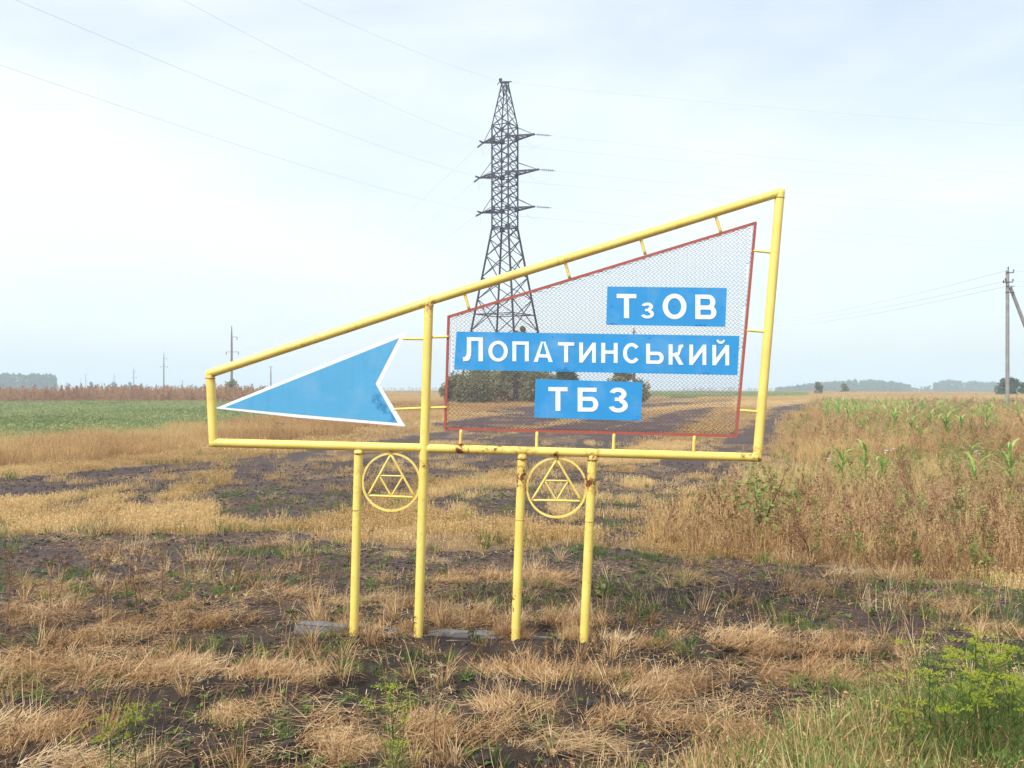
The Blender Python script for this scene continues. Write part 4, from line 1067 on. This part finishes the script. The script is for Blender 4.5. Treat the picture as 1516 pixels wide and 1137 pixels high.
shrub('pine_tree', 1212, 190, 2.5, 1.7, 'small dark round tree on the right horizon, nearer the sign', 'tree', None, V_leaf, 2200, .3)
shrub('pine_tree', 1250, 230, 2.4, 2.1, 'small dark tree on the right horizon, second from the sign', 'tree', None, V_leaf, 1800, .3)
shrub('broadleaf_tree', 1492, 170, 3.2, 4.2, 'dark green rounded bush behind the concrete pole', 'tree', None, V_dkleaf, 4500, .2)
shrub('broadleaf_tree', 1521, 180, 2.7, 3.4, 'dark bush cut by the right picture edge', 'tree', None, V_dkleaf, 2500, .2)
for px, H, W, Y, lab in ((135, 8.4, 3.6, 560, 'small hazy conical tree, leftmost of the single far trees'), (168, 8.2, 4.2, 560, 'hazy rounded far tree, taller of the two single ones'), (186, 6.4, 3.6, 560, 'hazy far tree at the left of the little clump'),
                    (192, 8, 3.4, 570, 'tallest hazy fir in the little far clump'), (201, 6.6, 4, 575, 'hazy low tree in the middle of the far clump'), (209, 7, 3.2, 565, 'hazy fir at the right end of the far clump')):
    shrub('fir_tree', px, Y, H, W, lab, 'tree', 'far trees on the left horizon', V_dkleaf, 900, .5, .3, .4)
shrub('bush', 345, 150, 2.9, 3.0, 'pale green bush at the foot of the tall far pole', 'bush', None, V_leaf, 1500, .16)
# forests
T_for = group_of('forest_tree', [t_crown(360, 3.2, 6.0, 1.0, 7.2, 12, cone=.55).mesh('forest_tree', V_dkleaf) for _ in range(5)])
def forest(name, spans):
    X = []; Yy = []; H = []
    for px0, px1, Y, ytops, n in spans:
        for i in range(n):
            u = random.random(); px = px0+(px1-px0)*u; Yd = Y+U(0, 70); xx = (px-CX)/F*Yd
            yt = np.interp(u, np.linspace(0, 1, len(ytops)), ytops)+abs(random.gauss(0, 2.2))-1.2; zt = EYE-(yt-CY)/F*Yd; z0 = gz(xx, Yd)
            X.append(xx); Yy.append(Yd); H.append(max(2, zt-z0))
    X = np.array(X); Yy = np.array(Yy); H = np.array(H); s = H/13.2
    scatter(name, T_for, np.stack([X, Yy, ground_z(X, Yy)], 1), rng.uniform(0, 6.28, len(X)), .05, np.stack([np.maximum(s, .6)*U(.9, 1.1), np.maximum(s, .6), s], 1), rng.random(len(X)), rng.integers(0, 5, len(X)))
forest('forest_left', [(-320, 80, 560, [552, 553, 554, 553, 554, 555], 300)])
forest('forest_right', [(1148, 1350, 640, [574, 572, 569, 567, 565, 563, 562, 564, 566, 571], 280), (1340, 1480, 700, [575, 573, 563, 564, 566, 566], 150), (1480, 1900, 700, [566, 562, 560, 564], 260)])
forest('forest_horizon', [(-400, 700, 1300, [570, 571, 569, 572, 571, 573, 575], 500), (1000, 1150, 1200, [575, 574, 575], 60)])

# ------------------------------------------------------------------ MAIZE PLANTS
def maize(H, nl=10):
    e = empty('maize_plant')
    mb = MB(); mb.tube([(0, 0, -.05), (.01, 0, H*.4), (.03, .01, H*.6)], [.013, .010, .005], 6); mb.build('stalk', V_corn, e)
    for i in range(nl):
        t = Tpl(); az = i*2.5+U(-.4, .4); z0 = H*(.05+.5*i/nl); L = H*U(.45, .75); an = U(.35, .8); p = Vector((0, 0, z0)); pts = [p.copy()]
        for j in range(5): p = p+Vector((math.cos(az)*math.sin(an), math.sin(az)*math.sin(an), math.cos(an)))*L/5; an += U(.3, .55); pts.append(p.copy())
        sd = Vector((-math.sin(az), math.cos(az), 0)); v = U(.1, .75) if random.random() < .8 else 1
        t.ribbon(pts, .065, v, sd); link('leaf', t.mesh('leaf', V_corn), None, e)
    return e
cp = [maize(1.0), maize(1.25), maize(.85)]
CORN = [(1247, 712, 'maize plant with upright leaves, left one of the near pair beside the white flowers'), (1281, 713, 'tall leafy maize plant just right of the near pair'), (1305, 722, 'low spreading maize plant behind the white flowers'),
        (1350, 650, 'bright tall maize plant in the middle of the right field'), (1378, 640, 'bright maize plant to the right of the tallest cluster'), (1362, 668, 'yellowish maize plant below the tallest cluster'), (1325, 640, 'short maize plant left of the tallest cluster'),
        (1255, 638, 'small maize plant alone in the brown grass, near the track'), (1278, 648, 'small yellowing maize plant beside the lone one'), (1402, 655, 'pale maize plant with drooping leaves near the middle right'), (1460, 650, 'pale maize plant towards the concrete pole'),
        (1225, 622, 'maize plant at the left edge of the maize patch'), (1437, 706, 'thin lone maize plant with bright tip in the rusty grass'), (1495, 733, 'pale maize plant near the right edge with spreading leaves'), (1423, 646, 'maize plant in the rusty grass below the patch'), (1442, 745, 'thin pale maize stalk with white tip in dark weeds')]
for i, (px, py, lab) in enumerate(CORN):
    src = cp[i] if i < 3 else copy_tree(cp[i % 3]); gx, gy = G(px, py+8)
    src.location = (gx, gy, gz(gx, gy)+.12); src.rotation_euler = (0, 0, U(0, 6.28)); sc_ = U(1.0, 1.4)*(1.0 if gy > 26 else .75); src.scale = (sc_, sc_, sc_)
    tag(src, lab, 'maize plant', 'maize plants in the right field')
def t_corn(): 
    t = Tpl()
    for i in range(8): t.blade(0, 0, i*2.4+U(-.4, .4), U(.35, .65), .042, U(.3, .6), 1.6, U(.0, .8), 4, U(.1, .7))
    return t
T_corn = group_of('maize_clump', [t_corn().mesh('maize_clump', V_corn) for _ in range(4)])
x, y = sample(3600, 26, 85, 30, 1.5); a_ = x/y; n_ = fbm(x*.25, y*.15, 95); py_ = CY+F*EYE/y; px_ = CX+F*a_
keep = (a_ > .33) & (a_ < .54) & (py_ < 650) & (py_ > 594) & (rng.random(len(x)) < .9*np.clip((n_-.36)*4, 0, 1)*np.clip((655-py_)/35, 0.1, 1))
strew('maize_patch', T_corn, 4, x, y, keep, .4, 1.2, tilt=.6, tscale=.3, tseed=96, dz=.1)

# ------------------------------------------------------------------ FOREGROUND PLANTS
def fennel(H, nh, spread=.5):
    e = empty('fennel_plant'); mb = MB(); heads = []
    main = [(0, 0, -.04), (.02, 0, H*.4), (.0, .02, H*.7), (.02, .01, H*.95)]
    mb.tube(main, [.0038, .0034, .0026, .0015], 5); heads.append(Vector(main[-1]))
    for i in range(nh-1):
        u = U(.25, .85); az = i*2.4+U(-.4, .4); z0 = H*u; L = H*spread*U(.5, .9)*(1.15-u); p0 = Vector((0.01, 0.01, z0)); p1 = p0+Vector((math.cos(az)*L*.7, math.sin(az)*L*.7, L*.5)); p2 = p0+Vector((math.cos(az)*L, math.sin(az)*L, L*1.25))
        mb.tube([p0, p1, p2], [.002, .0017, .0013], 4); heads.append(p2)
    mb.build('stem', V_fen, e)
    for h in heads:
        t = Tpl(); rr = U(.035, .062)
        for k in range(9):
            a = U(0, 6.28); q = h+Vector((math.cos(a)*rr*U(.2, 1), math.sin(a)*rr*U(.2, 1), .018+U(-.006, .008)))
            t.ribbon([h, h.lerp(q, .6), q], .0016, .2, Vector((-math.sin(a), math.cos(a), 0)))
            for _ in range(7): t.quad(q+Vector((U(-1, 1)*.009, U(-1, 1)*.009, U(-.3, .5)*.008)), .0045, U(0, 1), None, 1)
        link('flower_head', t.mesh('flower_head', V_umb), None, e)
    t = Tpl()
    for i in range(int(85*H/.6)):
        z0 = H*U(.05, .85); az = U(0, 6.28); L = U(.05, .13); p = Vector((.01, .01, z0)); q = p+Vector((math.cos(az)*L, math.sin(az)*L, L*U(0, .6)))
        t.ribbon([p, p.lerp(q, .5), q], .0025, U(.1, .6), Vector((-math.sin(az), math.cos(az), 0)))
        for k in range(9):
            c = p.lerp(q, U(.3, 1)); d = Vector((U(-1, 1), U(-1, 1), U(-.5, .8)))*.03; t.ribbon([c, c+d*.6, c+d], .0022, U(.1, .7), Vector((-d.y, d.x, .001)).normalized())
    link('feathery_leaves', t.mesh('feathery_leaves', V_fen), None, e); return e
fp = [fennel(.62, 11), fennel(.5, 9), fennel(.72, 14)]
FEN = [(585, 1180, 0, .95, 'yellow green umbel plant beside the brown stalk at the bottom centre'), (200, 1165, 1, .95, 'yellow green umbel plant in the lower left matted grass'), (172, 1180, 0, .8, 'smaller umbel plant at the left of the lower left clump'),
       (1385, 1140, 2, 1.0, 'umbel plant at the left of the green clump, lower right corner'), (1430, 1115, 0, 1.2, 'tallest umbel plant of the lower right green clump'), (1465, 1150, 2, 1.0, 'umbel plant in the middle of the lower right clump'), (1500, 1120, 1, 1.3, 'umbel plant at the right edge, rear of the clump'),
       (1440, 1190, 1, 1.1, 'low umbel plant in front of the lower right clump'), (1505, 1175, 0, 1.0, 'umbel plant at the very lower right corner'), (1340, 1170, 1, .8, 'small umbel plant among long grass left of the lower right clump'), (1480, 1090, 0, .9, 'rear umbel plant behind the lower right clump'),
       (1410, 1165, 2, .85, 'bushy umbel plant low in the lower right clump'), (600, 1200, 1, .7, 'small umbel plant at the bottom edge, right of the centre one'),
       (1455, 1105, 1, 1.2, 'umbel plant between the tallest one and the right edge'), (1420, 1205, 2, .95, 'lowest umbel plant at the bottom edge of the right clump'), (1512, 1200, 2, 1.0, 'dense umbel plant cut by the bottom right corner')]
used = set()
for px, py, kk, s_, lab in FEN:
    e = fp[kk] if kk not in used else copy_tree(fp[kk]); used.add(kk); gx, gy = G(px, py)
    e.location = (gx, gy, gz(gx, gy)); e.rotation_euler = (U(-.08, .08), U(-.08, .08), U(0, 6.28)); e.scale = (s_,)*3
    tag(e, lab, 'umbel plant', 'yellow green umbel plants in the foreground')
# dried umbel weeds
def dry_weed(H, nb, hm, lean=.1, head=.03):
    e = empty('dried_weed'); mb = MB(); top = Vector((math.sin(lean)*H, 0, H)); hs = [top]
    mb.tube([(0, 0, -.03), (top.x*.3, .01, H*.45), (top.x, 0, H)], [.0048, .004, .002], 5)
    for i in range(nb):
        u = U(.35, .9); p = top*u; az = U(0, 6.28); L = H*U(.15, .35)*(1.3-u); q = p+Vector((math.cos(az)*L, math.sin(az)*L, L*U(.7, 1.3))); mb.tube([p, p.lerp(q, .5)+Vector((math.cos(az)*.01, math.sin(az)*.01, 0)), q], [.0028, .0022, .0015], 4); hs.append(q)
    mb.build('stem', M_stem, e)
    for h in hs:
        t = Tpl()
        for _ in range(34): t.quad(h+Vector((random.gauss(0, head*.5), random.gauss(0, head*.5), random.gauss(.004, head*.2))), .0065, U(0, 1), None, 1)
        link('seed_head', t.mesh('seed_head', hm), None, e)
    return e
dw = [dry_weed(.62, 3, V_pale, .05, .028), dry_weed(.55, 8, V_brown, .1, .05), dry_weed(.4, 5, V_mat, .15, .035)]
DW = [(640, 1130, 0, .95, 'brown stalk with cream seed heads standing in front of the footing'), (420, 938, 1, .7, 'orange brown dead weed beside the left end of the footing'), (160, 930, 1, 1.05, 'tall dried umbel weed at the left, straight stem'),
      (205, 925, 1, 1.1, 'tall dried umbel weed at the left with broad head'), (8, 945, 1, 1.2, 'dried weed with wide head at the left edge'), (75, 920, 1, .9, 'dried weed between the left edge one and the tall umbel'), (290, 905, 1, .7, 'low dried weed right of the tall left ones'),
      (1170, 960, 2, 1.1, 'thin branching dry weed right of the sign'), (1235, 945, 1, .8, 'reddish dry weed further right of the sign'), (1010, 960, 2, .8, 'short dry weed close to the right post'), (1330, 950, 1, .8, 'branching dry weed on the dark soil at the right'),
      (520, 1010, 2, .7, 'low weed with pale heads below the footing'), (240, 965, 2, .8, 'low tan flowered weed in the left matted grass'), (1265, 800, 1, 1.1, 'dark dried weed at the near edge of the right field'), (1410, 820, 1, 1.3, 'large dark dried weed at the near edge of the right field'), (1480, 815, 1, 1.2, 'dried weed tangle near the right edge'),
      (413, 665, 1, 1.6, 'dark dry weed standing alone below the arrow tip board')]
used = set()
for px, py, kk, s_, lab in DW:
    e = dw[kk] if kk not in used else copy_tree(dw[kk]); used.add(kk); gx, gy = G(px, py)
    e.location = (gx, gy, gz(gx, gy)); e.rotation_euler = (U(-.12, .12), U(-.12, .12), U(0, 6.28)); e.scale = (s_,)*3
    tag(e, lab, 'dried weed', 'dried weeds standing around the sign')
# single long seed stalks
def stalk(px, py, tx, ty, lab):
    gx, gy = G(px, py); b = Vector((gx, gy, gz(gx, gy))); tp = AT(tx, ty, gy-.05)-b; e = empty('grass_stalk', b); tag(e, lab, 'grass stalk', 'long pale grass stalks')
    mb = MB(); mb.tube([Vector((0, 0, 0)), tp*.5+Vector((0, 0, .02)), tp], [.0028, .0022, .0016], 5); mb.build('stem', V_pale, e)
    t = Tpl()
    for i in range(60): p = tp*U(.72, 1.02); t.quad(p+Vector((U(-1, 1), U(-1, 1), U(-1, 1)))*.006, .009, U(.3, 1), tp.normalized().cross(Vector((0, 1, 0))), .8)
    link('seed_spike', t.mesh('seed_spike', V_pale), None, e)
stalk(1192, 1035, 1140, 892, 'long pale leaning seed stalk right of the sign, tip to the left')
stalk(1312, 935, 1334, 878, 'short pale seed stalk leaning right on the dark soil')
stalk(1290, 990, 1283, 868, 'thin upright seed stalk between the two leaning ones')
stalk(855, 1045, 838, 955, 'thin stalk in front of the right post')
# white flowers by the maize
def flower(px, py, lab, n=3):
    gx, gy = G(px, py+14); e = empty('white_flower', (gx, gy, gz(gx, gy))); tag(e, lab, 'flower', 'white flowers among the field weeds')
    mb = MB(); mb.tube([(0, 0, 0), (.01, 0, .45)], [.004, .003], 4); mb.build('stem', V_grn, e)
    t = Tpl()
    for k in range(n):
        c = Vector((U(-.08, .08), U(-.05, .05), .45+U(-.03, .05)))
        for _ in range(14): t.quad(c+Vector((U(-1, 1), U(-1, 1), U(-.3, .3)))*.03, .014, U(0, 1), None, 1)
    link('blossom', t.mesh('blossom', V_wht), None, e)
flower(1312, 690, 'white flowers just right of the near maize pair'); flower(1322, 687, 'white flower cluster at the right end of the pair of clusters'); flower(1225, 698, 'single small white flower left of the near maize'); flower(1447, 702, 'white flower near the lone maize stalk at the right')
# broad leafed weed at the near corner of the right field
def broad(px, py, H, n, lab, cat='weed'):
    gx, gy = G(px, py); e = empty('broadleaf_weed', (gx, gy, gz(gx, gy))); tag(e, lab, cat)
    mb = MB()
    for k in range(4): a = U(0, 6.28); mb.tube([(0, 0, 0), (math.cos(a)*H*.15, math.sin(a)*H*.15, H*.5), (math.cos(a)*H*.35, math.sin(a)*H*.35, H*U(.8, 1))], [.008, .006, .003], 5)
    mb.build('stem', V_grn, e)
    for i in range(n):
        r = t_rosette(1, (.05, .11), .055, .45, .8); a = U(0, 6.28); o = link('leaf', r.mesh('leaf', V_lw), None, e); rr = H*U(0, .55); o.location = (math.cos(a)*rr, math.sin(a)*rr, H*U(.1, .9)); o.rotation_euler = (U(-.4, .4), U(-.4, .4), U(0, 6.28))
broad(1125, 808, .95, 280, 'green broad leaved weed at the near left corner of the right field')
broad(654, 853, .09, 9, 'small bright green leafy plant on bare soil between the posts', 'plant')
broad(893, 880, .12, 12, 'bright green leafy plant right of the last post', 'plant')
